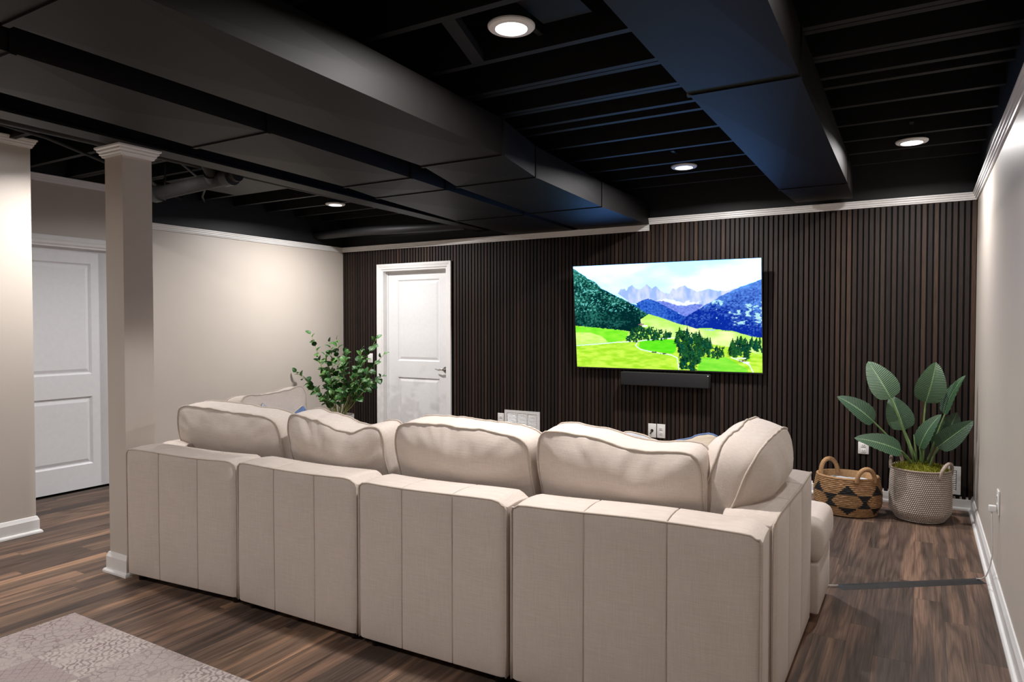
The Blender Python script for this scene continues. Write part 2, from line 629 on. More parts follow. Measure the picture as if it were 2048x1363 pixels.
def joist(y, w=0.038):
    o = bpy.data.objects.new('joist', jmesh)
    link(o, ceiling, Matrix.Translation((XL / 2, y, (ZJ + ZD) / 2)) @ Matrix.Diagonal((-XL, w, ZD - ZJ, 1)))


for y in (-0.318, -0.717, -1.111, -1.52, -1.922, -2.307, -2.469, -3.50, -3.97, -4.38, -4.79, -5.19, -5.6, -6.0, -6.4, -6.8, -7.2, -7.6, -8.0, -8.4):
    joist(y)
for y in (-2.757, -3.115):
    joist(y - .023)
    joist(y + .023)
# blocking board between two joists beside the big lamp
MB().add([(-2.03, -3.95, ZJ), (-1.965, -3.95, ZJ), (-2.105, -3.52, ZJ), (-2.17, -3.52, ZJ), (-2.03, -3.95, ZJ + .04), (-1.965, -3.95, ZJ + .04), (-2.105, -3.52, ZJ + .04), (-2.17, -3.52, ZJ + .04)],
         [(0, 1, 2, 3), (4, 7, 6, 5), (0, 4, 5, 1), (1, 5, 6, 2), (2, 6, 7, 3), (3, 7, 4, 0)]).build('bridging_board', M['joist'], ceiling)
MB().box(-1.72, -1.50, -3.93, -3.66, ZJ + .035, ZJ + .045).build('mounting_plate', M['duct'], ceiling)

# mouldings
CP = [(0, 0), (.010, 0), (.012, .010), (.018, .014), (.018, .024), (.026, .030), (.026, .040), (.034, .046), (.034, TH), (0, TH)]


def prof(z):
    return [(a, z + b) for a, b in CP]


n_trim = [0]


def trim(path, z, label=None, closed=False, pr=None, mat='trim', parent=None, name=None):
    n_trim[0] += 1
    o = MB().sweep(path, pr or prof(z), closed).build(name or 'trim_%d' % n_trim[0], M[mat], parent)
    if parent is None:
        tag(o, label, 'moulding', None, 'structure')
    return o


trim([(XS - .035, 0), (0, 0), (0, YF)], ZR, 'white moulding along the right wall and right half of the slat wall')
trim([(XL, YSTEP), (XL, 0), (XS, 0)], ZL, 'white moulding along the left wall and left half of the slat wall')
trim([(XL, YF), (XL, YSTEP)], 2.555, 'white moulding high on the wall above the hall door')
trim([(PX, YF), (PX, PY), (PX - .12, PY), (PX - .12, YF)], 2.585, 'white moulding capping the partition wall end')
BP = [(0, 0), (.024, 0), (.024, .012), (.020, .020), (.013, .022), (.013, .078), (.009, .088), (.004, .100), (0, .102)]
BPL = [(0, 0), (.030, 0), (.029, .010), (.024, .018), (.015, .020), (.015, .088), (.011, .098), (.006, .112), (0, .114)]
for nm, path, lab in (('baseboard_right', [(0, 0), (0, YF)], 'white baseboard along the right wall'),
                      ('baseboard_back', [(-4.81, 0.012), (0, 0.012)], 'white baseboard under the slat wall'),
                      ('baseboard_corner', [(XL, D2B + .07), (XL, 0.012), (-5.877, 0.012)], 'white baseboard along the left wall into the corner'),
                      ('baseboard_partition', [(PX, YF), (PX, PY), (PX - .12, PY), (PX - .12, YF)], 'white baseboard around the partition wall end')):
    o = MB().sweep(path, BPL if nm != 'baseboard_back' else BP).build(nm, M['trim'])
    tag(o, lab, 'baseboard', None, 'structure')


# ------------------------------------------------------------------ doors
def panel_door(name, label, w, h, basis, lever_side, casing_w=0.068, depth=0.085):
    """local frame: x along the wall, y into the wall (0 = wall face), z up; opening from 0 to w"""
    root = tag(bpy.data.objects.new(name, None), label, 'door', None, 'structure')
    link(root, None, basis)

    def part(mb, nm, mat, parent=root, smooth=False):
        return mb.build(nm, mat, parent, smooth, basis)
    j = MB()
    j.box(0, .016, 0, .13, 0, h).box(w - .016, w, 0, .13, 0, h).box(.016, w - .016, 0, .13, h - .016, h)
    part(j, 'jamb', M['trim'])
    jj = MB()
    jj.box(.016, .028, depth - .012, depth, 0, h - .016).box(w - .028, w - .016, depth - .012, depth, 0, h - .016).box(.028, w - .028, depth - .012, depth, h - .028, h - .016)
    part(jj, 'door_stop', M['trim'])
    cp = [(0.0, 0.0), (0.012, -.012), (0.03, -.014), (0.045, -.020), (casing_w, -.022), (casing_w, 0.0)]

    def casing(p0, p1, nrm, mit0, mit1):
        # straight board with mitred ends, profile measured outward from the opening
        vs = []
        for p, m in ((p0, mit0), (p1, mit1)):
            for o_, y in cp:
                vs.append((p[0] + nrm[0] * o_ + m[0] * o_, y, p[1] + nrm[1] * o_ + m[1] * o_))
        k = len(cp)
        fs = [(q, (q + 1) % k, k + (q + 1) % k, k + q) for q in range(k)] + [tuple(range(k)), tuple(range(k, 2 * k))[::-1]]
        return MB().add(vs, fs)
    part(casing((0.004, 0), (0.004, h - .004), (-1, 0), (0, 0), (0, 1)), 'casing', M['trim'])
    part(casing((w - .004, 0), (w - .004, h - .004), (1, 0), (0, 0), (0, 1)), 'casing', M['trim'])
    part(casing((0.004, h - .004), (w - .004, h - .004), (0, 1), (-1, 0), (1, 0)), 'casing', M['trim'])
    # slab with two recessed, raised-centre panels
    x0, x1, z0, z1 = .019, w - .019, .012, h - .020
    st = 0.148
    pans = [(x0 + st, x1 - st, 0.985, 1.925), (x0 + st, x1 - st, 0.215, 0.793)]
    s = MB()
    y0 = depth
    zs = [z0, pans[1][2], pans[1][3], pans[0][2], pans[0][3], z1]
    s.box(x0, pans[0][0], y0, y0 + .035, z0, z1)
    s.box(pans[0][1], x1, y0, y0 + .035, z0, z1)
    for a, b in ((0, 1), (2, 3), (4, 5)):
        s.box(pans[0][0], pans[0][1], y0, y0 + .035, zs[a], zs[b])
    slab = part(s, 'door_slab', M['door'])
    for (a, b, c_, d) in pans:
        q = MB()
        rings = [(0, 0.0), (.012, .011), (.020, .012), (.046, .004), (.050, .004)]
        vs, fs = [], []
        for ins, dy in rings:
            vs += [(a + ins, y0 + dy, c_ + ins), (b - ins, y0 + dy, c_ + ins), (b - ins, y0 + dy, d - ins), (a + ins, y0 + dy, d - ins)]
        for r in range(len(rings) - 1):
            for e in range(4):
                fs.append((r * 4 + e, r * 4 + (e + 1) % 4, r * 4 + 4 + (e + 1) % 4, r * 4 + 4 + e))
        k = (len(rings) - 1) * 4
        fs.append((k, k + 1, k + 2, k + 3))
        q.add(vs, fs)
        part(q, 'panel', M['door'], slab)
    # lever handle
    lx = x1 - .06 if lever_side > 0 else x0 + .06
    hb = MB()
    hb.tube([(lx, y0 + .001, .90), (lx, y0 - .010, .90)], .032, 20)
    hb.tube([(lx, y0 - .010, .90), (lx, y0 - .05, .90)], .011, 12)
    hd = part(hb, 'lever_handle', M['nickel'], slab, 'angle')
    sg = -lever_side
    hl = MB()
    hl.tube([(lx, y0 - .050, .90), (lx + sg * .03, y0 - .052, .905), (lx + sg * .065, y0 - .050, .898), (lx + sg * .10, y0 - .046, .903), (lx + sg * .118, y0 - .044, .908)], [.011, .010, .008, .0065, .004], 10)
    hl.v, hl.f = hl.v, hl.f
    part(hl, 'lever', M['nickel'], slab, True)
    return root


panel_door('door_1', 'white two-panel door set in the slat wall', DX1 - DX0, DZ, Matrix.Translation((DX0, 0, 0)), 1)
# left wall: local x runs along -y, local y into the wall (-x)
B2 = Matrix(((0, -1, 0, XL), (1, 0, 0, D2A), (0, 0, 1, 0), (0, 0, 0, 1)))
panel_door('door_2', 'white two-panel hall door left of the square column', D2B - D2A, D2Z, B2, -1, 0.075, 0.05)

# ------------------------------------------------------------------ ducts, beam, pipes overhead


def duct(name, label, stations, zb, zt, group=None, sag=0.010):
    """stations: (y, xl, xr); consecutive stations bound one sheet-metal section"""
    y0 = stations[len(stations) // 2]
    root = thing(name, label, 'duct', ((y0[1] + y0[2]) / 2, y0[0], zb), group)
    for (ya, la, ra), (yb, lb, rb) in zip(stations[:-1], stations[1:]):
        m = MB()
        vs = [(la, ya, zb), (ra, ya, zb), (rb, yb, zb), (lb, yb, zb), (la, ya, zt), (ra, ya, zt), (rb, yb, zt), (lb, yb, zt)]
        vs.append(((la + ra + lb + rb) / 4, (ya + yb) / 2, zb - sag))
        vs.append(((ra + rb) / 2 + sag * .5, (ya + yb) / 2, (zb + zt) / 2))
        fs = [(0, 1, 8), (1, 2, 8), (2, 3, 8), (3, 0, 8), (1, 5, 9), (5, 6, 9), (6, 2, 9), (2, 1, 9), (0, 3, 7, 4), (4, 5, 6, 7), (0, 1, 5, 4), (3, 2, 6, 7)]
        m.add(vs, fs)
        m.build('duct_section', M['duct'], root)
    for (ya, la, ra) in stations[1:-1]:
        m = MB()
        e, h = .011, .007
        m.box(la - h, ra + h, ya - e, ya + e, zb - h, zb + .001)
        m.box(ra - .001, ra + h, ya - e, ya + e, zb + .001, zt)
        m.box(la - h, la + .001, ya - e, ya + e, zb + .001, zt)
        m.build('joint_cleat', M['duct'], root)
    return root


duct('air_duct', 'wide black duct over the sofa, nearest the bright lamp',
     [(-8.9, -2.68, -2.12), (-5.16, -2.80, -2.256), (-2.972, -2.884, -2.337), (-2.375, -3.058, -2.457), (-1.15, -3.175, -2.531), (0.01, -3.24, -2.545)], 2.335, 2.53, 'black overhead ducts')
duct('air_duct', 'black duct alongside the steel beam over the sofa back',
     [(-8.9, -3.33, -2.90), (-5.04, -3.515, -3.041), (-3.93, -3.639, -3.082), (-2.76, -3.712, -3.146), (-2.34, -3.80, -3.180), (-1.11, -3.955, -3.262), (0.01, -4.02, -3.30)], 2.335, 2.53, 'black overhead ducts')
duct('air_duct', 'narrow black duct glowing blue above the television',
     [(-8.9, -1.09, -.70), (-5.6, -1.17, -.745), (-3.235, -1.232, -.783), (-.82, -1.263, -.811), (-.16, -1.247, -.826)], 2.40, 2.60, 'black overhead ducts')
# boot that joins the narrow duct to the wall
beam = thing('steel_beam', 'black steel beam resting on the square column', 'beam', (-4.2, -4.0, 2.40))


def skew_bar(m, x0a, x1a, ya, x0b, x1b, yb, z0, z1):
    vs = [(x0a, ya, z0), (x1a, ya, z0), (x1b, yb, z0), (x0b, yb, z0), (x0a, ya, z1), (x1a, ya, z1), (x1b, yb, z1), (x0b, yb, z1)]
    m.add(vs, [(0, 3, 2, 1), (4, 5, 6, 7), (0, 1, 5, 4), (1, 2, 6, 5), (2, 3, 7, 6), (3, 0, 4, 7)])
    return m


def bx(y):      # centre line of the beam
    return -4.155 - (y + 4.09) * 0.058


for nm, hw, z0, z1 in (('bottom_flange', .072, 2.402, 2.416), ('web', .006, 2.416, 2.606), ('top_flange', .072, 2.606, 2.62)):
    a, b = bx(-8.9), bx(0.0)
    skew_bar(MB(), a - hw, a + hw, -8.9, b - hw, b + hw, 0.0, z0, z1).build(nm, M['duct'], beam)

# square column under the beam
CX0, CX1, CY0, CY1 = -4.335, -4.165, -4.012, -3.842
column = thing('support_column', 'square beige column left of the sofa, white cap and base', 'column', ((CX0 + CX1) / 2, (CY0 + CY1) / 2, 0))
MB().box(CX0, CX1, CY0, CY1, 0, 2.401).build('shaft', M['wall'], column)
sq = [(CX0, CY0), (CX1, CY0), (CX1, CY1), (CX0, CY1)]
MB().sweep(sq, [(a * 1.15, 2.345 + b) for a, b in CP], True).build('cap_moulding', M['trim'], column)
MB().sweep(sq, BPL, True).build('base_moulding', M['trim'], column)

# drain pipe with its wye, and runs beside the beam
pipe = thing('drain_pipe', 'grey-black drain pipe with branch fitting behind the column', 'pipe', (-4.9, -3.05, 2.40))
MB().tube([(-5.75, -3.0, 2.40), (-4.50, -3.07, 2.43)], .052, 18).build('pipe_run', M['pipe'], pipe, 'angle')
MB().tube([(-4.66, -3.06, 2.43), (-4.60, -3.16, 2.50), (-4.52, -3.28, 2.57), (-4.46, -3.40, 2.61)], .045, 16).build('branch', M['pipe'], pipe, 'angle')
for a, b, r in (((-4.54, -3.068, 2.43), (-4.46, -3.072, 2.432), .063), ((-4.665, -3.07, 2.437), (-4.63, -3.115, 2.467), .056), ((-5.44, -3.018, 2.407), (-5.36, -3.022, 2.409), .063)):
    MB().tube([a, b], r, 18).build('coupling', M['rubber'], pipe, 'angle')
MB().tube([(-4.47, -3.07, 2.432), (-4.40, -3.075, 2.434)], .045, 18).build('end_plug', M['pipe'], pipe, 'angle')
MB().tube([(-5.30, -3.025, 2.35), (-5.30, -3.025, 2.62)], .006, 8).build('hanger', M['pipe'], pipe)
p2 = tag(MB().tube([(-4.62, -8.9, 2.535), (-4.69, -4.4, 2.535), (-4.70, -3.85, 2.535), (-4.74, -2.5, 2.535), (-4.80, -.2, 2.535)], .035, 14).build('supply_pipe', M['pipe'], None, 'angle'),
         'dark pipe running beside the steel beam toward the slat wall', 'pipe')
p3 = tag(MB().tube([(-4.76, -8.9, 2.56), (-4.80, -4.4, 2.56), (-4.84, -2.5, 2.56), (-4.92, -.2, 2.56)], .018, 10).build('conduit', M['pipe'], None, 'angle'),
         'thin dark conduit beside the pipe at the upper left', 'conduit')
p4 = tag(MB().tube([(-6.43, -.42, 2.445), (-5.6, -.40, 2.445), (-5.2, -.36, 2.44), (-4.75, -.30, 2.44), (-4.45, -.26, 2.44)], .05, 16).build('round_duct', M['black'], None, 'angle'),
         'black round pipe under the joists in the far left corner', 'pipe')
for k, (a, b, c_, r) in enumerate((((-4.9, -4.6, 2.58), (-5.5, -3.3, 2.58), (-6.4, -2.5, 2.59), .012), ((-4.8, -4.0, 2.585), (-5.6, -3.0, 2.57), (-6.4, -2.15, 2.60), .016), ((-4.75, -3.6, 2.60), (-5.4, -2.6, 2.55), (-6.4, -1.9, 2.60), .010))):
    tag(MB().tube([a, [(a[i] + b[i]) / 2 + (.02 if i == 2 else .03) for i in range(3)], b, [(c_[i] + b[i]) / 2 - .02 for i in range(3)], c_], r, 8).build('ceiling_cable', M['pipe'], None, True),
        ['thin black cable slung across the hall ceiling nearest the partition', 'thicker black cable crossing the hall ceiling joists', 'slim black cable farthest back over the hall'][k], 'cable', 'cables under the hall joists')
tag(MB().box(-5.75, -4.95, -2.75, -2.05, 2.585, 2.615).build('joist_panel', M['duct']), 'dark sheet-metal panel fixed under the joists behind the drain pipe', 'panel')

# ------------------------------------------------------------------ recessed lamps


def lamp(x, y, label, power=1.0, spread=166):
    r = thing('recessed_light', label, 'ceiling light', (x, y, ZJ - .004), 'round recessed ceiling lights')
    z = ZJ
    MB().lathe([(.062, -.004), (.066, -.012), (.092, -.008), (.097, -.002), (.097, .004), (.062, .004), (.062, -.004)], 40, (x, y, z)).build('trim_ring', M['lampring'], r, 'angle')
    m = MB().lathe([(.0, -.0045), (.03, -.0045), (.0625, -.0035)], 40, (x, y, z))
    m.build('diffuser', M['lamp'], r, True)
    h = MB().lathe([(.0, .05), (.075, .05), (.08, .0)], 24, (x, y, z + .004))
    h.build('housing', M['black'], r, 'angle')
    MB().box(x - .012, x + .012, y - .30, y + .30, z + .055, z + .062).build('hanger_bar', M['black'], r)
    ld = bpy.data.lights.new('lamp_light', 'AREA')
    ld.shape = 'DISK'
    ld.size = 0.118
    ld.energy = LAMP_W * power
    ld.color = LAMP_COL
    ld.spread = math.radians(spread)
    lo = bpy.data.objects.new('lamp_light', ld)
    link(lo, r, Matrix.Translation((x, y, z - .014)))
    return r


lamp(-1.806, -3.777, 'bright round recessed light above the sofa, largest in view')
lamp(-1.937, -0.951, 'round recessed light between the two big ducts near the television')
lamp(-0.421, -0.902, 'round recessed light above the leafy plant by the right wall', 0.62)
lamp(-5.455, -1.096, 'round recessed light in the far left corner by the beige wall', 1.2)
lamp(-0.42, -3.78, 'round recessed light over the walkway beside the right wall', 0.14)
lamp(-4.86, -3.82, 'round recessed light tucked behind the steel beam beside the column', 1.25)
lamp(-1.70, -6.45, 'unseen round fill light added behind the viewer', 0.76)  # added fill light out of view, brightens the sofa back
lamp(-5.0, -6.7, 'unseen round fill light added at the left behind the viewer', 1.1)  # second fill light added out of view, left of the rug


# ------------------------------------------------------------------ sectional sofa
def smooth01(t):
    t = max(0.0, min(1.0, t))
    return t * t * (3 - 2 * t)


def back_block(m_parent, basis, w, top, thick=0.19, z0=0.045, seed=0, nsec=3, flip=False, name='back_panel', off=(0, 0), ends=(1, 1)):
    """padded upright block in local x (length) and y (0 = outer face), split by stitched seams"""
    rr = random.Random(seed)
    cuts = [0.0] + [w * (k + 1) / nsec + rr.uniform(-.008, .008) for k in range(nsec - 1)] + [w]

    def crest(x):
        e = min(x, w - x)
        return -0.026 * (1 - smooth01(e / 0.06)) ** 2 + 0.004 * math.sin(x * 7 + seed)

    objs = []
    for k in range(nsec):
        a, b = cuts[k] + .0016, cuts[k + 1] - .0016

        def fn(p, n, a=a, b=b):
            u = (p.x - a) / (b - a)
            bul = 4 * u * (1 - u)
            zz = (p.z - z0) / (top - z0)
            q = Vector(p)
            wob = noise.noise(Vector((p.x * 2.2 + seed * 3, p.z * 2.2, seed))) * .004
            if p.y < thick / 2:
                q.y -= (0.007 * bul + wob) * smooth01(zz * 8) * smooth01((1 - zz) * 5 + .3)
            if p.z > z0 + (top - z0) * .5:
                q.z += crest(p.x) * smooth01((zz - .5) * 2) + .006 * math.sin(math.pi * max(0, min(1, p.y / thick)))
            # outer corners bend inwards a little
            for e, on in ((p.x, ends[0]), (w - p.x, ends[1])):
                if on and e < .035:
                    q.y += .016 * (1 - e / .035) ** 2 * (1 if p.y < thick / 2 else 0)
            return q
        m = MB().rbox((a, 0, z0), (b, thick, top), .004, (12, 3, 14), 2, fn)
        objs.append(m.build(name, M['linen'], m_parent, True, basis))
    # welt along the outer edge and the seams
    ins = .006
    path = [(.005, .007, z0 + (top - z0 - .035) * i / 6) for i in range(7)]
    path += [(.011, .005, top - .020), (.022, .002, top + crest(.022) - .004)]
    path += [(w * i / 24, -.001, top + crest(w * i / 24) - .003) for i in range(1, 24)]
    path += [(w - .022, .002, top + crest(.022) - .004), (w - .011, .005, top - .020)]
    path += [(w - .005, .007, z0 + (top - z0 - .035) * i / 6) for i in range(6, -1, -1)]
    MB().tube(path, .0042, 7).build('piping', M['piping'], m_parent, True, basis)
    for c in cuts[1:-1]:
        MB().tube([(c + rr.uniform(-.002, .002), .0065, z0 + (top - .006 - z0) * i / 8) for i in range(9)] + [(c, .03, top - .004), (c, thick - .02, top - .004)], .0034, 7).build('seam_piping', M['piping'], m_parent, True, basis)
    return objs


def seat_part(parent, basis, lo, hi, name='seat_cushion', r=.045, crown=.02):
    cx, cy = (lo[0] + hi[0]) / 2, (lo[1] + hi[1]) / 2
    hx, hy = (hi[0] - lo[0]) / 2, (hi[1] - lo[1]) / 2

    def fn(p, n):
        q = Vector(p)
        u, v = (p.x - cx) / hx, (p.y - cy) / hy
        if p.z > (lo[2] + hi[2]) / 2:
            q.z += crown * (1 - u ** 4) * (1 - v ** 4)
        zz = 4 * (p.z - lo[2]) * (hi[2] - p.z) / (hi[2] - lo[2]) ** 2
        q.x += .010 * zz * u
        q.y += .010 * zz * v
        return q
    return MB().rbox(lo, hi, r, (10, 10, 3), 4, fn).build(name, M['linen'], parent, True, basis)


def frame_part(parent, basis, lo, hi):
    MB().rbox(lo, hi, .012, (4, 4, 2), 2).build('base', M['linen'], parent, True, basis)


def feet(parent, basis, x0, x1, y0, y1):
    for x in (x0, x1):
        for y in (y0, y1):
            MB().lathe([(0, 0), (.022, 0), (.026, .05), (0, .05)], 12, (x, y, 0)).build('foot', M['darkfoot'], parent, True, basis)


def frame(x, y, ang):
    return Matrix.Translation((x, y, 0)) @ Matrix.Rotation(ang, 4, 'Z')


def module(pa, pb, top, label, seed, depth=0.92):
    ang = math.atan2(pb[1] - pa[1], pb[0] - pa[0])
    w = math.hypot(pb[0] - pa[0], pb[1] - pa[1])
    B = frame(pa[0], pa[1], ang)
    t_ = thing('sofa_module', label, 'sofa', group='modules of the beige sectional sofa', basis=B)
    back_block(t_, B, w, top, seed=seed)
    return t_, B, w


m1, B1, w1 = module((-4.105, -4.055), (-3.272, -3.985), .728, 'beige sectional sofa corner module touching the square column', 1)
m2, B2_, w2_ = module((-3.262, -3.992), (-2.472, -3.984), .730, 'second beige sofa module from the column, three-panel back', 2)
m3, B3, w3 = module((-2.462, -3.990), (-1.712, -3.975), .730, 'third beige sofa module from the column, three-panel back', 3)
m4, B4, w4 = module((-1.702, -3.968), (-.785, -3.905), .730, 'nearest beige sofa corner module beside the walkway, with side arm', 4)
for mm, BB, ww in ((m2, B2_, w2_), (m3, B3, w3)):
    frame_part(mm, BB, (.004, .20, .045), (ww - .004, .95, .28))
    seat_part(mm, BB, (.004, .20, .275), (ww - .004, .96, .445))
    feet(mm, BB, .06, ww - .06, .06, .88)
# left corner module: low back on its left side as well
frame_part(m1, B1, (.20, .20, .045), (w1 - .004, .95, .28))
seat_part(m1, B1, (.20, .20, .275), (w1 - .004, .96, .445))
feet(m1, B1, .06, w1 - .06, .06, .88)
BL = B1 @ Matrix.Translation((0, 0.96, 0)) @ Matrix.Rotation(-math.pi / 2, 4, 'Z')
back_block(m1, BL, 0.755, .724, thick=.19, seed=9, name='side_panel')
# far left module beyond the corner
B5 = B1 @ Matrix.Translation((0, 1.435, 0)) @ Matrix.Rotation(-math.pi / 2, 4, 'Z')
m5 = thing('sofa_module', 'far beige sofa module on the left, facing the right wall', 'sofa', group='modules of the beige sectional sofa', basis=B5)
back_block(m5, B5, 0.46, .715, seed=11, nsec=2)
frame_part(m5, B5, (.004, .20, .045), (.456, .95, .28))
seat_part(m5, B5, (.004, .20, .275), (.456, .96, .445))
feet(m5, B5, .06, .40, .06, .88)
# right corner module: arm block along its right side and a deep seat running past it
BR_ = Matrix.Translation((-.785, -3.700, 0)) @ Matrix.Rotation(math.pi / 2, 4, 'Z')
back_block(m4, BR_, 0.955, .728, thick=.185, seed=13, name='side_panel')
frame_part(m4, Matrix.Identity(4), (-1.69, -3.75, .045), (-.975, -2.74, .28))
frame_part(m4, Matrix.Identity(4), (-1.69, -2.735, .045), (-.752, -2.275, .285))
seat_part(m4, Matrix.Identity(4), (-1.69, -3.75, .28), (-.975, -2.742, .455))
seat_part(m4, Matrix.Identity(4), (-1.69, -2.738, .285), (-.745, -2.255, .475), crown=.022)
feet(m4, Matrix.Identity(4), -1.60, -.84, -3.82, -2.34)


# ------------------------------------------------------------------ loose back cushions
def cushion(label, w, h, t_, basis, seed, top=(0, 0, 0, 0), mats=('linen', 'piping'), bulge=.05, name='back_cushion', cat='cushion', group='loose beige back cushions', npow=9.0, wr=.008, boxed=True, gth=.008):
    """upright cushion, local x width, y thickness, z height from 0; top = offsets of the crest at four stations"""
    rr = random.Random(seed)
    N = 112
    out = []
    for k in range(N):
        a = 2 * math.pi * (k + .5) / N
        c, s = math.cos(a), math.sin(a)
        q = (abs(c) ** npow + abs(s) ** npow) ** (-1 / npow)
        if not boxed:
            q *= 1 - .07 * math.cos(2 * a) ** 2      # sides of a knife-edge pillow pull in
        out.append((c * q, s * q))
    st = [(-1, top[0]), (-.4, top[1]), (.3, top[2]), (1, top[3])]

    def crest(u):
        for (a, va), (b, vb) in zip(st[:-1], st[1:]):
            if u <= b:
                return va + (vb - va) * smooth01((u - a) / (b - a))
        return st[-1][1]

    def deform(u, v, y):
        if y < 0 and boxed:                        # pressed flat where it leans on the block behind it
            y *= .55 + .45 * smooth01((v + .35) / .9)
        # u,v in -1..1 (v up), y thickness coordinate
        x = u * w / 2
        z = (v + 1) / 2 * h
        vv = smooth01((v + .6) / 1.6)
        z += crest(u) * vv
        # the middle of the lower half bulges sideways, top corners pull in
        x *= 1 + .015 * (1 - v * v) - .012 * smooth01((v - .6) / .4)
        nz = noise.noise(Vector((u * 2.6 + seed * 7.1, v * 2.2, y * 9 + seed)))
        n2 = noise.noise(Vector((u * 7.0 + seed * 3.3, v * 3.0 + u * 2, seed * 1.7 + y * 5)))
        yy = y + wr * nz + wr * .55 * n2 * (.3 + vv)
        z += wr * .6 * n2 * vv
        return (x, yy, z)

    hb = t_ / 2 if boxed else .004

    def gather(k, s_, o_):
        g_ = noise.noise(Vector((k * .42, seed * 2.1 + o_, s_ * 1.5))) + .5 * noise.noise(Vector((k * .9, seed + o_, 0)))
        return gth * g_ * math.exp(-((s_ - .86) / .13) ** 2)

    S = [0.0, .18, .36, .50, .62, .71, .79, .86, .92, .965, 1.0]
    rings = []
    for s_ in S:                                   # front face (y negative side = toward the back panel)
        d = hb + bulge * (1 - s_ ** 3.2)
        rings.append([(o_[0] * s_, o_[1] * s_, -d - gather(k, s_, 0)) for k, o_ in enumerate(out)])
    if boxed:
        for y, e in ((-hb * .55, 1.012), (0, 1.018), (hb * .55, 1.012)):
            rings.append([(o_[0] * e, o_[1] * e, y) for o_ in out])
    for s_ in S[::-1]:
        d = hb + bulge * (1 - s_ ** 3.2)
        rings.append([(o_[0] * s_, o_[1] * s_, d + gather(k, s_, 9)) for k, o_ in enumerate(out)])
    vs, fs = [], []
    for r in rings:
        vs += [deform(*p) for p in r]
    for i in range(len(rings) - 1):
        for k in range(N):
            fs.append((i * N + k, i * N + (k + 1) % N, (i + 1) * N + (k + 1) % N, (i + 1) * N + k))
    c_ = MB().add(vs, fs).build(name, M[mats[0]], None, True, basis)
    tag(c_, label, cat, group)
    for y in ((-hb, hb) if boxed else (0,)):
        pts = [deform(o_[0] * 1.006, o_[1] * 1.006, y * 1.0) for o_ in out]
        pts = [Vector(p) for p in pts]
        MB().tube(pts + [pts[0], pts[1]], .0045, 7, False).build('piping', M[mats[1]], c_, True, basis)
    return c_


def upright(x, y, z, rz=0.0, lean=0.0, roll=0.0):
    return Matrix.Translation((x, y, z)) @ Matrix.Rotation(rz, 4, 'Z') @ Matrix.Rotation(lean, 4, 'X') @ Matrix.Rotation(roll, 4, 'Y')


L0 = 0.10
cushion('beige back cushion next to the column, leftmost on the sofa back', .80, .480, .16, upright(-3.665, -3.625, .455, .05, L0), 3, (.02, .015, .0, -.012))
cushion('sagging beige back cushion, second from the column', .63, .478, .16, upright(-2.850, -3.62, .455, .01, L0), 5, (.035, .005, -.042, .012))
cushion('plump beige back cushion in the middle, third from the column', .70, .502, .16, upright(-2.10, -3.615, .455, .01, L0), 8, (.012, .015, .008, -.005))
cushion('beige back cushion at the right of the sofa back, crest dipping', .665, .490, .16, upright(-1.378, -3.585, .455, .03, L0), 12, (.05, .028, -.012, .005))
cushion('puffy beige cushion standing against the right arm, nearest the walkway', .76, .54, .125, upright(-1.085, -3.25, .455, math.pi / 2, .30, .0), 15, (-.012, .0, .012, -.005), bulge=.105, npow=7, wr=.006, gth=.007)
cushion('long beige cushion leaning on the left side of the sofa', .52, .535, .13, upright(-3.75, -3.335, .455, -math.pi / 2 + .05, L0 + .03), 21, (.03, .0, -.01, .0))

# throw pillows
cushion('pale grey throw pillow peeking above the leftmost cushion', .42, .42, .02, upright(-3.66, -3.43, .485, -.8, .12, .35), 31, mats=('pillow_grey', 'pillow_grey'), bulge=.07, name='throw_pillow', group='throw pillows on the sofa', npow=16, boxed=False)
cushion('blue throw pillow near the potted bush', .40, .40, .02, upright(-3.53, -3.31, .485, -1.25, .12, .22), 33, mats=('pillow_blue', 'pillow_sand'), bulge=.07, name='throw_pillow', group='throw pillows on the sofa', npow=16, boxed=False)
cushion('grey throw pillow behind the dipping right back cushion', .46, .44, .02, upright(-1.32, -3.38, .485, .1, .12, .2), 35, mats=('pillow_grey', 'pillow_sand'), bulge=.06, name='throw_pillow', group='throw pillows on the sofa', npow=16, boxed=False)
cushion('sand throw pillow with blue edge beside the puffy right cushion', .44, .44, .02, upright(-1.19, -3.33, .49, .1, .10, -.22), 37, mats=('pillow_sand', 'pillow_blue'), bulge=.06, name='throw_pillow', group='throw pillows on the sofa', npow=16, boxed=False)

# ------------------------------------------------------------------ rug
RX0, RX1, RY1 = -3.884, -1.2, -4.437
rug_o = tag(MB().rbox((-1.0, -2.0, 0), (RX1 - RX0 - 1.0, 0, .008), .004, (8, 8, 1), 2).build('rug', M['rug'], None, True, Matrix.Translation((RX0 + 1.0, RY1, .0005))),
            'faded mauve and cream patchwork rug behind the sofa', 'rug')

# ------------------------------------------------------------------ television


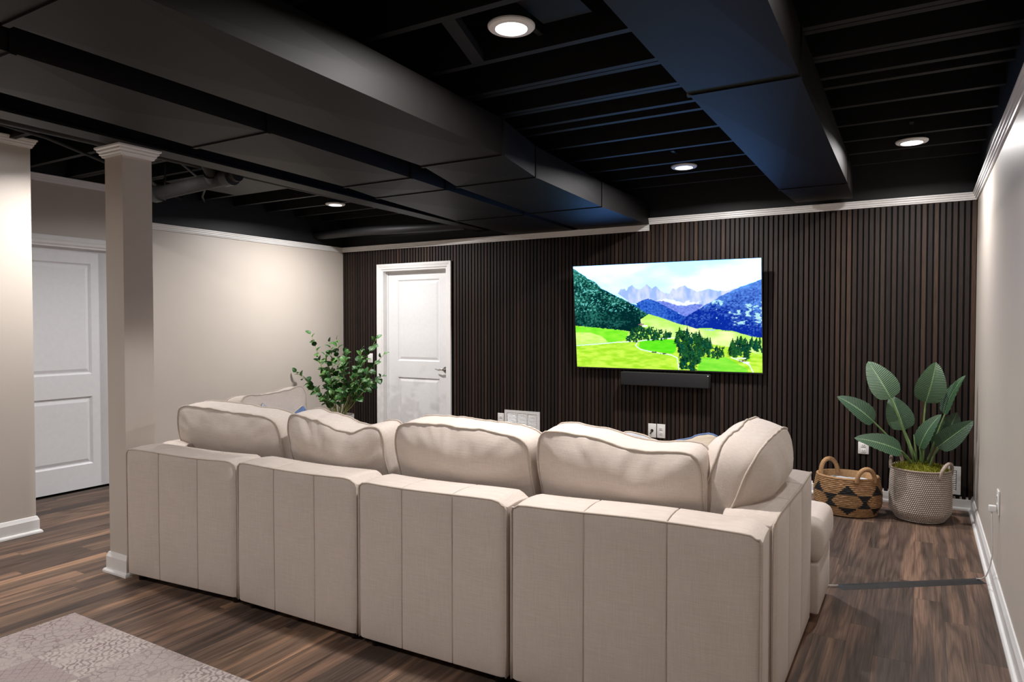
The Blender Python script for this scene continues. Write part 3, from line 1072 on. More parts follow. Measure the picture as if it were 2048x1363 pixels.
def tv_picture(nx, ny):
    D = dict(
        dolo=[(0.258,0.726),(0.272,0.762),(0.298,0.771),(0.308,0.746),(0.32,0.782),(0.342,0.806),(0.362,0.765),(0.388,0.764),(0.407,0.791),(0.422,0.812),(0.438,0.782),(0.453,0.767),(0.472,0.786),(0.496,0.74),(0.524,0.718),(0.54,0.71),(0.561,0.763),(0.577,0.754),(0.601,0.774),(0.625,0.788),(0.641,0.76),(0.66,0.751),(0.688,0.725),(0.726,0.739),(0.75,0.75),(0.795,0.723),(0.833,0.728),(0.877,0.743),(0.9,0.753),(0.898,0.592),(0.638,0.499),(0.477,0.599),(0.325,0.63)],
        scree=[(0.36,0.644),(0.428,0.649),(0.478,0.638),(0.527,0.668),(0.6,0.639),(0.663,0.63),(0.718,0.636),(0.686,0.609),(0.623,0.603),(0.575,0.604),(0.527,0.626),(0.469,0.627)],
        lefthill=[(-0.01,0.99),(0.046,0.927),(0.082,0.881),(0.118,0.854),(0.161,0.781),(0.188,0.758),(0.248,0.702),(0.291,0.667),(0.325,0.63),(0.367,0.586),(0.401,0.545),(0.426,0.525),(0.382,0.47),(0.389,0.369),(0.337,0.353),(0.251,0.374),(0.126,0.394),(-0.01,0.414)],
        bluehill=[(0.36,0.626),(0.394,0.654),(0.428,0.672),(0.469,0.644),(0.51,0.605),(0.55,0.569),(0.582,0.541),(0.614,0.499),(0.629,0.457),(0.581,0.435),(0.508,0.482),(0.426,0.531),(0.393,0.564)],
        purple=[(0.469,0.644),(0.511,0.646),(0.543,0.623),(0.583,0.6),(0.623,0.596),(0.678,0.616),(0.717,0.602),(0.669,0.526),(0.622,0.499),(0.574,0.541)],
        righthill=[(0.597,0.435),(0.622,0.492),(0.662,0.533),(0.717,0.592),(0.764,0.635),(0.794,0.669),(0.855,0.721),(0.907,0.763),(0.958,0.79),(1.01,0.825),(1.01,0.298),(0.94,0.324),(0.867,0.363),(0.807,0.375),(0.753,0.391),(0.676,0.39),(0.628,0.415)],
        field=[(0.367,0.535),(0.426,0.525),(0.508,0.482),(0.581,0.435),(0.628,0.412),(0.676,0.387),(0.753,0.372),(0.867,0.356),(0.955,0.311),(1.01,0.292),(1.01,0.151),(0.903,0.201),(0.752,0.25),(0.579,0.287),(0.546,0.3),(0.473,0.341),(0.389,0.369),(0.382,0.47)],
        loop=[(0.374,0.259),(0.421,0.279),(0.505,0.289),(0.57,0.279),(0.573,0.187),(0.552,0.15),(0.47,0.168),(0.403,0.177),(0.369,0.208)],
        upfield=[(-0.01,0.408),(0.126,0.394),(0.251,0.374),(0.311,0.353),(0.301,0.279),(0.194,0.243),(-0.01,0.217)],
        strip=[(-0.01,0.347),(0.088,0.346),(0.16,0.305),(0.195,0.249),(-0.01,0.219)],
        lowR=[(0.696,0.122),(0.827,0.129),(0.931,0.025),(0.931,-0.01),(0.679,-0.01)])
    roads = [[(0.0,0.213),(0.122,0.23),(0.239,0.251),(0.353,0.263),(0.421,0.279),(0.505,0.292),(0.567,0.301)],
             [(0.362,0.26),(0.35,0.222),(0.377,0.186),(0.428,0.169),(0.486,0.152),(0.544,0.14),(0.576,0.113),(0.583,0.0)],
             [(0.85,0.13),(0.909,0.092),(0.939,0.066),(0.956,0.0)]]
    trees = [([(0.297,0.272),(0.32,0.346),(0.372,0.361),(0.432,0.398),(0.473,0.377),(0.547,0.343),(0.55,0.3),(0.505,0.292),(0.422,0.285),(0.353,0.266)], 70, .05),
             ([(0.566,0.286),(0.58,0.358),(0.612,0.379),(0.659,0.345),(0.714,0.304),(0.752,0.264),(0.747,0.145),(0.68,0.128),(0.633,0.119),(0.593,0.159)], 90, .085),
             ([(0.59,0.216),(0.649,0.19),(0.696,0.108),(0.679,0.015),(0.591,0.005)], 45, .075),
             ([(0.756,0.222),(0.813,0.218),(0.812,0.131),(0.758,0.132)], 16, .06),
             ([(0.844,0.28),(0.933,0.29),(0.943,0.202),(0.932,0.127),(0.85,0.164)], 40, .085),
             ([(0.94,0.276),(1.0,0.305),(1.0,0.185),(0.961,0.196)], 16, .07),
             ([(0.335,0.40),(0.40,0.40),(0.40,0.352),(0.33,0.345)], 16, .05)]
    X, Y = np.meshgrid(np.linspace(0, 1, nx), np.linspace(0, 1, ny))
    r = np.random.RandomState(4)

    def fbm(sx, sy, seed, octv=4):
        rs = np.random.RandomState(seed)
        acc = np.zeros_like(X)
        amp, tot = 1.0, 0.0
        for o_ in range(octv):
            g = rs.rand(int(sy * 2 ** o_) + 3, int(sx * 2 ** o_) + 3)
            u, v = X * sx * 2 ** o_, Y * sy * 2 ** o_
            i, j = u.astype(int), v.astype(int)
            fu, fv = u - i, v - j
            fu, fv = fu * fu * (3 - 2 * fu), fv * fv * (3 - 2 * fv)
            acc += amp * ((g[j, i] * (1 - fu) + g[j, i + 1] * fu) * (1 - fv) + (g[j + 1, i] * (1 - fu) + g[j + 1, i + 1] * fu) * fv)
            tot += amp
            amp *= .5
        return acc / tot

    def inside(poly, wob=0.0, seed=1):
        x, y = X, Y
        if wob:
            x = X + (fbm(60, 40, seed, 3) - .5) * wob
            y = Y + (fbm(60, 40, seed + 50, 3) - .5) * wob * 1.6
        ins = np.zeros(X.shape, bool)
        n = len(poly)
        for k in range(n):
            (x1, y1), (x2, y2) = poly[k], poly[(k + 1) % n]
            if y1 == y2:
                continue
            c = ((y1 > y) != (y2 > y)) & (x < (x2 - x1) * (y - y1) / (y2 - y1) + x1)
            ins ^= c
        return ins

    def lin(c):
        c = np.array(c, float) / 255
        return np.where(c <= .04045, c / 12.92, ((c + .055) / 1.055) ** 2.4)

    img = np.zeros(X.shape + (3,))

    def put(mask, c0, c1, n):
        k = np.clip(n, 0, 1)[..., None]
        col = lin(c0) * (1 - k) + lin(c1) * k
        img[mask] = col[mask]

    cl = np.clip((fbm(4, 5, 11, 5) - .34) * 3.6 + (Y - .8) * -.9, 0, 1)
    put(np.ones(X.shape, bool), (205, 236, 252), (252, 255, 255), cl)
    img *= np.array([.92, 2.3, 6.0])
    rock = fbm(45, 10, 21, 4)
    put(inside(D['dolo'], .006, 3), (150, 178, 236), (205, 212, 248), (rock - .3) * 2.2 + (Y - .7) * -1.5)
    put(inside(D['scree'], .03, 5), (215, 235, 255), (240, 250, 255), fbm(30, 12, 22))
    f1, f2 = fbm(130, 100, 23, 2), fbm(9, 9, 24, 3)
    put(inside([(.30, .64), (.37, .61), (.44, .60), (.60, .52), (.66, .50), (1.01, .5), (1.01, .2), (.30, .3)]), (14, 60, 150), (70, 140, 200), (f1 - .3) * 1.6)
    put(Y < .42, (150, 226, 70), (210, 246, 130), fbm(10, 10, 40, 3))
    put(inside(D['purple'], .006, 6), (92, 110, 205), (140, 160, 235), (f1 - .2) * 1.2)
    put(inside(D['bluehill'], .008, 7), (10, 50, 160), (66, 126, 220), (f1 - .3) * 1.2 + (f2 - .5) * .9)
    rh = inside(D['righthill'], .006, 8)
    put(rh, (8, 40, 150), (96, 150, 236), (f1 - .32) * 1.1 + (f2 - .5) * 1.2 + (Y - .52) * 2.4 + (X - .85) * .5)
    spots = rh & (fbm(46, 60, 26, 3) * .6 + f2 * .4 > .58) & (Y < .66) & (Y > .42) & (X > .76)
    put(spots, (110, 185, 225), (205, 240, 225), f1)
    # meadow
    mead = Y < .0
    mead = inside([(-.01, -.01), (1.01, -.01), (1.01, .31), (.55, .30), (.30, .28), (-.01, .42)])
    g1 = fbm(26, 60, 27, 3)
    put(mead, (150, 212, 36), (205, 240, 86), (g1 - .25) * 1.6)
    put(inside(D['field'], .004, 9), (176, 240, 96), (235, 255, 176), (fbm(12, 12, 28, 3) - .3) * 2.0)
    put(inside(D['upfield']), (98, 215, 28), (150, 235, 60), g1)
    put(inside(D['strip']), (175, 225, 90), (222, 246, 140), g1)
    put(inside(D['loop']), (70, 208, 22), (112, 228, 40), g1)
    put(inside(D['lowR']), (90, 205, 40), (150, 230, 70), g1)
    lh = inside(D['lefthill'], .010, 10)
    put(lh, (2, 38, 40), (52, 138, 120), (f1 - .34) * 1.2 + (f2 - .5) * .9 + (Y - .62) * 1.1)
    hz = lh & (f1 > .70) & (Y > .55)
    put(hz, (70, 165, 160), (120, 205, 200), f2)

    def seg(p, q, wd, col):
        (x1, y1), (x2, y2) = p, q
        dx, dy = (x2 - x1), (y2 - y1) * .56
        L = dx * dx + dy * dy
        k = np.clip(((X - x1) * dx + (Y - y1) * .56 * dy) / L, 0, 1)
        d = np.hypot(X - x1 - k * dx, (Y - y1) * .56 - k * dy)
        img[d < wd] = lin(col)
    for rd in roads:
        for p, q in zip(rd[:-1], rd[1:]):
            seg(p, q, .0022, (225, 240, 250))
    for poly, n, hgt in trees:
        P_ = np.array(poly)
        lo, hi = P_.min(0), P_.max(0)
        pts = []
        while len(pts) < n:
            x, y = r.uniform(lo, hi)
            k = 0
            for a in range(len(poly)):
                (x1, y1), (x2, y2) = poly[a], poly[(a + 1) % len(poly)]
                if (y1 > y) != (y2 > y) and x < (x2 - x1) * (y - y1) / (y2 - y1) + x1:
                    k ^= 1
            if k:
                pts.append((x, y))
        pts.sort(key=lambda q: -q[1])
        put(inside(poly, .03, 30) & (f1 > .42), (2, 30, 26), (24, 80, 48), f1)
        for x, y in pts:
            h = hgt * r.uniform(.7, 1.25)
            y0 = y - h * .35
            wv = h * .17 * r.uniform(.8, 1.2)
            j = (Y - y0) / h
            half = wv * (1 - j) * (.75 + .25 * np.sin(j * 40 + x * 90))
            msk = (j > 0) & (j < 1) & (np.abs(X - x) < half)
            lit = np.clip((X - x) / wv * .5 + .35 + (f1 - .5) * .8, 0, 1)
            put(msk, (2, 28, 26), (46, 120, 52) if r.rand() < .7 else (20, 100, 80), lit)
    # farm houses
    for (x, y, w, h, col) in ((.905, .100, .035, .020, (120, 70, 95)), (.900, .122, .045, .012, (225, 230, 240)), (.925, .086, .03, .014, (235, 235, 245)),
                              (.385, .425, .030, .016, (150, 110, 120)), (.405, .412, .028, .016, (235, 235, 245)), (.745, .375, .05, .010, (170, 190, 235)),
                              (.455, .163, .03, .012, (60, 80, 80)), (.505, .152, .035, .012, (50, 80, 75))):
        mk = (np.abs(X - x) < w / 2) & (np.abs(Y - y) < h / 2) & (f1 > .36)
        img[mk] = lin(col)
    return img


tvw, tvh = 1.752, 0.992
ytop, ybot, zbot = -.150, -.052, .984
tilt = math.atan2(ytop - ybot, tvh)
BT = Matrix.Translation((-2.386, ybot, zbot)) @ Matrix.Rotation(-tilt, 4, 'X')
tv = thing('television', 'large flat television showing an alpine valley, on the slat wall', 'television', basis=BT)
MB().rbox((-tvw / 2, 0, 0), (tvw / 2, .012, tvh), .003, (2, 1, 2), 2).build('case', M['tvbody'], tv, 'angle', BT)
MB().rbox((-.55, .012, .12), (.55, .050, .62), .01, (2, 1, 2), 2).build('rear_housing', M['tvbody'], tv, 'angle', BT)
MB().box(-.25, .25, .05, .068, .30, .55).build('wall_mount', M['tvbody'], tv, False, BT)
bz = .007
bf = MB()
bf.box(-tvw / 2, tvw / 2, -.003, 0, 0, bz * 1.6).box(-tvw / 2, tvw / 2, -.003, 0, tvh - bz * .7, tvh).box(-tvw / 2, -tvw / 2 + bz * .7, -.003, 0, bz * 1.6, tvh - bz * .7).box(tvw / 2 - bz * .7, tvw / 2, -.003, 0, bz * 1.6, tvh - bz * .7)
bf.build('bezel', M['tvbody'], tv, False, BT)
nx, ny = 460, 260
img = tv_picture(nx, ny)
xs = np.linspace(-tvw / 2 + bz * .7, tvw / 2 - bz * .7, nx)
zs = np.linspace(bz * 1.6, tvh - bz * .7, ny)
gx, gz = np.meshgrid(xs, zs)
co = np.stack([gx, np.full_like(gx, -.0015), gz], -1).reshape(-1, 3)
ii = (np.arange(ny - 1)[:, None] * nx + np.arange(nx - 1)[None, :]).reshape(-1)
fq = np.stack([ii, ii + 1, ii + nx + 1, ii + nx], -1)
me = bpy.data.meshes.new('screen')
me.vertices.add(nx * ny)
me.vertices.foreach_set('co', co.ravel())
me.loops.add(fq.size)
me.loops.foreach_set('vertex_index', fq.ravel().astype(np.int32))
me.polygons.add(len(fq))
me.polygons.foreach_set('loop_start', np.arange(0, fq.size, 4, dtype=np.int32))
me.update(calc_edges=True)
ca_ = me.color_attributes.new('picture', 'FLOAT_COLOR', 'POINT')
ca_.data.foreach_set('color', np.concatenate([img.reshape(-1, 3), np.ones((nx * ny, 1))], 1).astype(np.float32).ravel())
me.materials.append(M['screen'])
so = bpy.data.objects.new('screen', me)
link(so, tv, BT)
so['label'] = 'bright picture of green meadows, fir trees, blue hills and pale peaks'

sb = thing('soundbar', 'charcoal soundbar mounted below the television', 'soundbar', (-2.365, -.09, .84))
MB().rbox((-2.777, -.125, .842), (-1.953, -.045, .966), .008, (4, 2, 2), 3).build('speaker_body', M['grille'], sb, 'angle')
MB().box(-2.55, -2.20, -.045, -.001, .88, .93).build('bracket', M['tvbody'], sb)
MB().box(-1.965, -1.955, -.127, -.1245, .95, .957).build('status_light', M['plastic'], sb)

# ------------------------------------------------------------------ wall plates and vents


def outlet(x0, x1, z0, z1, label, duplex=True, y=-.001, cat='outlet', group='white outlet plates on the slat wall', rot=None, style='outlet'):
    B = Matrix.Identity(4) if rot is None else rot
    r = thing('wall_outlet' if style == 'outlet' else 'light_switch', label, cat, basis=B @ Matrix.Translation(((x0 + x1) / 2, y, z0)), group=group)
    MB().rbox((x0, y - .007, z0), (x1, y, z1), .003, (1, 1, 1), 2).build('cover_plate', M['plastic'], r, 'angle', B)
    xc, zc = (x0 + x1) / 2, (z0 + z1) / 2
    if style == 'outlet':
        for dz in (-.021, .021):
            b = MB().rbox((xc - .017, y - .0095, zc + dz - .015), (xc + .017, y - .006, zc + dz + .015), .0015, (1, 1, 1), 1).build('socket', M['plastic'], r, 'angle', B)
            sl = MB()
            sl.box(xc - .008, xc - .0055, y - .0101, y - .009, zc + dz - .002, zc + dz + .007)
            sl.box(xc + .0055, xc + .008, y - .0101, y - .009, zc + dz - .002, zc + dz + .006)
            sl.box(xc - .002, xc + .002, y - .0101, y - .009, zc + dz - .010, zc + dz - .006)
            sl.build('slots', M['slot'], b, False, B)
    elif style == 'switch':
        MB().rbox((xc - .016, y - .011, zc - .032), (xc + .016, y - .006, zc + .032), .002, (1, 1, 1), 1).build('rocker', M['plastic'], r, 'angle', B)
    else:
        MB().tube([(xc, y - .006, zc), (xc, y - .020, zc - .004), (xc - .012, y - .026, zc - .03)], .005, 8).build('cable_stub', M['rubber'], r, True, B)
        MB().lathe([(0, 0), (.014, 0), (.014, .003), (0, .003)], 14).build('jack_ring', M['slot'], r, False, B @ Matrix.Translation((xc, y - .0068, zc)) @ Matrix.Rotation(math.pi / 2, 4, 'X'))
    return r


outlet(-2.546, -2.468, .352, .482, 'white wall plate with a black cable stub, below the soundbar', style='cable')
outlet(-2.460, -2.382, .353, .483, 'white outlet to the right of the cable plate below the soundbar')
outlet(-4.205, -4.127, .345, .473, 'white outlet beside the left wall vent')
outlet(-.780, -.702, .365, .462, 'white outlet behind the leafy plant, above the baskets')
outlet(-6.025, -5.948, .955, 1.065, 'white light switch behind the bush left of the door', cat='switch', group=None, style='switch')


def vent(x0, x1, z0, z1, cols, label):
    r = thing('wall_vent', label, 'vent', ((x0 + x1) / 2, 0, z0), 'white metal vents on the slat wall')
    y = -.001
    f = .028
    fr = MB()
    fr.box(x0, x1, y - .013, y, z0, z0 + f).box(x0, x1, y - .013, y, z1 - f, z1).box(x0, x0 + f, y - .013, y, z0 + f, z1 - f).box(x1 - f, x1, y - .013, y, z0 + f, z1 - f)
    w = (x1 - x0 - 2 * f)
    for k in range(1, cols):
        xc = x0 + f + w * k / cols
        fr.box(xc - .005, xc + .005, y - .013, y, z0 + f, z1 - f)
    fr.build('vent_frame', M['trim'], r)
    MB().box(x0 + .01, x1 - .01, y - .0015, y + .0005, z0 + .01, z1 - .01).build('vent_back', M['slot'], r)
    n = int((z1 - z0 - 2 * f) / .0135)
    for c in range(cols):
        xa, xb = x0 + f + w * c / cols + .004, x0 + f + w * (c + 1) / cols - .004
        for k in range(n):
            zc = z0 + f + (k + .5) * (z1 - z0 - 2 * f) / n
            yf, yb = y - .0115, y - .004
            MB().add([(xa, yf, zc - .0050), (xb, yf, zc - .0050), (xb, yb, zc + .0046), (xa, yb, zc + .0046), (xa, yf, zc - .0062), (xb, yf, zc - .0062), (xb, yb, zc + .0034), (xa, yb, zc + .0034)],
                     [(0, 1, 2, 3), (4, 7, 6, 5), (0, 4, 5, 1), (3, 2, 6, 7), (0, 3, 7, 4), (1, 5, 6, 2)]).build('louver', M['trim'], r)
    return r


vent(-4.116, -3.700, .215, .512, 3, 'wide white wall vent just left of the soundbar, behind the sofa')
vent(-.345, -.080, .118, .330, 1, 'small white wall vent behind the planter in the corner')

# right wall: outlet, plug, cord and the floor cord cover
RW = Matrix(((0, 1, 0, 0), (1, 0, 0, 0), (0, 0, 1, 0), (0, 0, 0, 1)))   # local x -> world y, local y -> world x
ro = outlet(-1.985, -1.905, .44, .565, 'white outlet low on the right wall with a plug', y=-.001, rot=RW, group=None)
plug = thing('power_cord', 'white power cord plugged low into the right wall', 'cord', (-.02, -1.93, 0))
MB().rbox((-.045, -1.962, .452), (-.011, -1.932, .484), .005, (1, 1, 1), 2).build('plug', M['cord'], plug, True)
cpts = [(-.030, -1.947, .455), (-.030, -1.945, .42), (-.026, -1.93, .33), (-.022, -1.90, .22), (-.028, -1.86, .14), (-.040, -1.80, .07), (-.055, -1.73, .03), (-.075, -1.69, .014)]
MB().tube(cpts, .0032, 8).build('cable', M['cord'], plug, True)
MB().tube([(-.72, -2.17, .010), (-.80, -2.21, .008), (-.92, -2.22, .006)], .0032, 8).build('cable_end', M['cord'], plug, True)
A_, B_ = Vector((-.715, -2.175, 0)), Vector((-.050, -1.680, 0))
d_ = (B_ - A_).normalized()
n_ = Vector((-d_.y, d_.x, 0))
cc = MB()
pr = [(-.034, .0005), (.034, .0005), (.012, .015), (-.012, .015)]
vs = []
for P_, e in ((A_, .018), (B_, -.018)):
    for o_, z in pr:
        q = P_ + n_ * o_ + d_ * (e * (1 if z > .01 else 0))
        vs.append((q.x, q.y, z))
cc.add(vs, [(0, 1, 2, 3), (4, 7, 6, 5), (0, 4, 5, 1), (1, 5, 6, 2), (2, 6, 7, 3), (3, 7, 4, 0)])
tag(cc.build('cord_cover', M['rubber']), 'black cord cover strip lying across the floor beside the sofa', 'cord cover')


# ------------------------------------------------------------------ baskets
def woven(name, parent, prof, n, c, colour, relief, mat, sx=1.0, sy=1.0, rot=0.0):
    """lathe of (r, z) rows with strand relief; colour(theta, z, r) -> rgb; relief(theta, z, i, k) -> dr"""
    vs, fs, cols = [], [], []
    for i, (r, z) in enumerate(prof):
        for k in range(n):
            a = 2 * math.pi * k / n
            rr = r + relief(a, z, i, k)
            vs.append((c[0] + rr * sx * math.cos(a + rot), c[1] + rr * sy * math.sin(a + rot), c[2] + z))
            cols.append(colour(a, z, i, k))
    for i in range(len(prof) - 1):
        for k in range(n):
            a, b = i * n + k, i * n + (k + 1) % n
            fs.append((a, b, b + n, a + n))
    o = MB().add(vs, fs).build(name, M[mat], parent, True, fixn=False)
    at_ = o.data.color_attributes.new('strand', 'FLOAT_COLOR', 'POINT')
    at_.data.foreach_set('color', np.array([(*q, 1) for q in cols], dtype=np.float32).ravel())
    return o


def loop_handle(parent, mat, p0, p1, rise, r, lean=(0, 0, 0), wraps=26, mid=0.5):
    p0, p1 = Vector(p0), Vector(p1)
    n = 60
    pts, rs = [], []
    for k in range(n + 1):
        u = k / n
        a = math.pi * u
        b = p0.lerp(p1, .5 - .5 * math.cos(a))
        b = b + Vector((0, 0, rise * math.sin(a) ** .8 if 0 < u < 1 else 0)) + Vector(lean) * math.sin(a)
        pts.append(b)
        rs.append(r * (1 + .16 * abs(math.sin(u * wraps * math.pi))))
    MB().tube(pts, rs, 10).build('handle', M[mat], parent, True)


# pale seagrass planter
PCX, PCY = -.345, -.43
pl = thing('planter_basket', 'pale woven seagrass planter basket with two handles by the right wall', 'basket', (PCX, PCY, 0))
rows = 27
H = .375
prof_ = []
per = 5
for i in range(rows * per + 1):
    z = .004 + (H - .004) * i / (rows * per)
    u = z / H
    r = .150 + .042 * smooth01(u / .22) ** .8 + .006 * math.sin(u * math.pi) - .004 * u
    prof_.append((r, z))
prof_ = [(0.0, .004), (.08, .004)] + prof_
NS = 96


def pal_relief(a, z, i, k):
    if i < 2:
        return 0
    j = (i - 2) / per
    row = int(j)
    ridge = abs(math.sin(j * math.pi))
    knot = abs(math.sin((a * NS / 2 + (row % 2) * math.pi / 2)))
    return .0045 * ridge * (.35 + .65 * knot)


def pal_col(a, z, i, k):
    j = (i - 2) / per
    row = int(j)
    ridge = abs(math.sin(j * math.pi))
    knot = abs(math.sin((a * NS / 2 + (row % 2) * math.pi / 2)))
    f = smooth01((ridge * knot - .25) / .5)
    d, l = (.14, .095, .070), (.72, .66, .60)
    return tuple(d[q] * (1 - f) + l[q] * f for q in range(3))


woven('body', pl, prof_, 576, (PCX, PCY, 0), pal_col, pal_relief, 'seagrass')
MB().lathe([(.196, H - .006), (.200, H), (.194, H + .004), (.184, H), (.182, H - .05), (.18, .10)], 48, (PCX, PCY, 0)).build('rim', M['handle_pale'], pl, True)
loop_handle(pl, 'handle_pale', (PCX - .190, PCY + .02, H - .03), (PCX - .115, PCY + .155, H - .03), .125, .0105, (-.01, .01, 0))
loop_handle(pl, 'handle_pale', (PCX + .115, PCY - .155, H - .05), (PCX + .188, PCY + .03, H - .05), .105, .0105, (.02, -.02, 0))
# moss mound
mo = MB()
vs, fs = [], []
NR, NA = 26, 90
for i in range(NR + 1):
    rr_ = .183 * i / NR
    for k in range(NA):
        a = 2 * math.pi * k / NA
        xx, yy = rr_ * math.cos(a), rr_ * math.sin(a)
        z = H - .015 + .035 * (1 - (i / NR) ** 2)
        nz = noise.fractal(Vector((xx * 38, yy * 38, 3.3)), 1.0, 2.0, 4)
        z += .016 * nz
        vs.append((PCX + xx, PCY + yy, z))
for i in range(NR):
    for k in range(NA):
        a, b = i * NA + k, i * NA + (k + 1) % NA
        fs.append((a, b, b + NA, a + NA))
moss_o = mo.add(vs, fs).build('moss', M['moss'], pl, True)
rr_ = random.Random(5)
tuft = MB()
for _ in range(900):
    a, q = rr_.uniform(0, 2 * math.pi), .178 * math.sqrt(rr_.random())
    x, y = PCX + q * math.cos(a), PCY + q * math.sin(a)
    z = H - .012 + .035 * (1 - (q / .183) ** 2)
    h = rr_.uniform(.010, .026)
    dx, dy = rr_.uniform(-.012, .012), rr_.uniform(-.012, .012)
    w = .0022
    tuft.add([(x - w, y, z - .004), (x + w, y, z - .004), (x + dx + w * .4, y + dy, z + h), (x + dx - w * .4, y + dy + .001, z + h)], [(0, 1, 2, 3)])
tuft.build('moss_tufts', M['moss'], moss_o, kind='stuff')

# tan basket with black triangles
TCX, TCY = -.815, -.50
tb = thing('storage_basket', 'tan woven basket with black triangle pattern beside the planter', 'basket', (TCX, TCY, 0))
TH_ = .285
rows_t = 21
prof_t = [(0.0, .003), (.12, .003)]
for i in range(rows_t * 4 + 1):
    z = .003 + (TH_ - .003) * i / (rows_t * 4)
    u = z / TH_
    r = .186 + .026 * smooth01(u / .35) + .006 * math.sin(u * math.pi) - .010 * smooth01((u - .6) / .4)
    prof_t.append((r, z))


def tan_relief(a, z, i, k):
    if i < 2:
        return 0
    j = (i - 2) / 4
    return .0075 * abs(math.sin(j * math.pi)) + .004 * noise.noise(Vector((a * 9, j * 1.3, 2.0)))


def tan_col(a, z, i, k):
    j = int((i - 2) / 4 + .5) / rows_t          # quantised to rows
    tone = noise.noise(Vector((a * 5.0, j * 40, 7.0))) + .5 * noise.noise(Vector((a * 30.0, j * 90, 2.0)))
    tan = (.33 + .12 * tone, .185 + .075 * tone, .085 + .04 * tone)
    u = ((a / (2 * math.pi) * 6.0) + .22) % 1.0
    mid, edge = abs(u - .5) * 2, 1 - abs(u - .5) * 2      # distance from tile centre, from tile edge
    blk = False
    if .60 <= j < .84:
        blk = mid < .56 * (1 - (j - .60) / .25)            # standing triangle
    elif .38 < j < .60:
        blk = edge < .46 * (1 - (.60 - j) / .23)           # hanging triangle
    elif .26 <= j <= .38 or .38 < j < .46:
        blk = edge < .46 * (1 - (j - .26) / .20)
    if .07 < j < .26:
        blk = mid < .56 * (1 - (.26 - j) / .19)
    elif .26 <= j < .44:
        blk = blk or edge < .46 * (1 - (j - .26) / .19)
    return (.010, .009, .009) if blk else tan


woven('body', tb, prof_t, 480, (TCX, TCY, 0), tan_col, tan_relief, 'hyacinth', 1.04, .86, .3)
mrim = [(.206, TH_ - .004), (.206, TH_ + .003), (.197, TH_ + .004), (.190, TH_ - .002), (.188, TH_ - .07), (.185, .10)]
rim = MB().lathe(mrim, 64, (TCX, TCY, 0), 1.04, .86).build('inner_wall', M['handle_tan'], tb, True)
loop_handle(tb, 'handle_tan', (TCX - .185, TCY + .020, TH_ - .04), (TCX - .075, TCY + .105, TH_ - .02), .125, .015, (-.01, 0, 0), 22)
loop_handle(tb, 'handle_tan', (TCX + .075, TCY - .165, TH_ - .03), (TCX + .185, TCY - .085, TH_ - .03), .105, .015, (.005, -.01, 0), 22)
bv, bfc = [], []
for i in range(13):
    for k in range(48):
        a = 2 * math.pi * k / 48
        q = .186 * i / 12
        bv.append((TCX + 1.04 * q * math.cos(a), TCY + .86 * q * math.sin(a), TH_ - .035 + .02 * noise.noise(Vector((q * 12 * math.cos(a), q * 12 * math.sin(a), 1.0))) - .02 * (i / 12) ** 3))
for i in range(12):
    for k in range(48):
        a, b = i * 48 + k, i * 48 + (k + 1) % 48
        bfc.append((a, b, b + 48, a + 48))
tag(MB().add(bv, bfc).build('folded_blanket', M['blanket'], None, True), 'pale grey blanket inside the tan basket', 'blanket')

# ------------------------------------------------------------------ broad-leaved plant


def set_uv(o, uvs):
    me = o.data
    lay = me.uv_layers.new(name='UVMap')
    idx = np.empty(len(me.loops), dtype=np.int32)
    me.loops.foreach_get('vertex_index', idx)
    arr = np.array(uvs, dtype=np.float32)[idx]
    lay.data.foreach_set('uv', arr.ravel())


def leaf_surface(base, tip, half, facing, fold=.25, droop=.03, nl=18, nw=10, shape=1.0, thick=.0012):
    """leaf blade between two points; facing = direction the upper face looks at"""
    base, tip = Vector(base), Vector(tip)
    ax = tip - base
    L = ax.length
    ax.normalize()
    fc = Vector(facing)
    fc = (fc - ax * fc.dot(ax)).normalized()
    sd = ax.cross(fc).normalized()
    vs, uvs = [], []
    for i in range(nl + 1):
        s_ = i / nl
        wd = half * (math.sin(math.pi * min(1, s_ ** (.62 * shape))) ** .62 if 0 < s_ < 1 else 0.0) * (1.0 - .10 * s_)
        cpt = base + ax * (L * s_) - fc * (droop * 4 * (s_ - .5) ** 2 - droop)
        for j in range(nw + 1):
            u = j / nw * 2 - 1
            p = cpt + sd * (wd * u) + fc * (abs(u) * wd * fold + .0035 * math.sin(s_ * 60) * abs(u) * (1 if wd > .04 else 0))
            vs.append(p)
            uvs.append((u, s_))
    fs = []
    for i in range(nl):
        for j in range(nw):
            a = i * (nw + 1) + j
            fs.append((a, a + 1, a + nw + 2, a + nw + 1))
    return vs, fs, uvs


plant = thing('broad_leaf_plant', 'tall potted plant with broad ribbed green leaves in the corner', 'plant', (PCX, PCY, H))
CAMV = Vector(cam.location)
# tip, base of blade, half width, facing direction, root offset
BL_ = [((-.699, -.30, 1.126), (-.538, -.38, .854), .118, (.15, -1, .35), (-.02, .0)),
       ((-.256, -.32, 1.134), (-.319, -.36, .836), .120, (.25, -1, .10), (.0, -.02)),
       ((-.073, -.30, 1.044), (-.199, -.34, .754), .085, (-1, -.55, .35), (.03, .02)),
       ((-.893, -.50, .866), (-.646, -.45, .683), .100, (.25, -.8, .75), (-.03, .01)),
       ((-.543, -.22, .864), (-.452, -.30, .618), .108, (.1, -1, .30), (-.01, .03)),
       ((-.764, -.62, .579), (-.462, -.52, .494), .098, (.1, -.75, .75), (-.03, -.03)),
       ((-.222, -.48, .773), (-.352, -.44, .516), .085, (-.75, -.75, .25), (.02, -.01)),
       ((-.120, -.26, .770), (-.235, -.33, .500), .105, (.15, -1, .15), (.04, .03)),
       ((-.035, -.52, .745), (-.244, -.50, .540), .085, (.3, -.75, .45), (.05, -.04))]
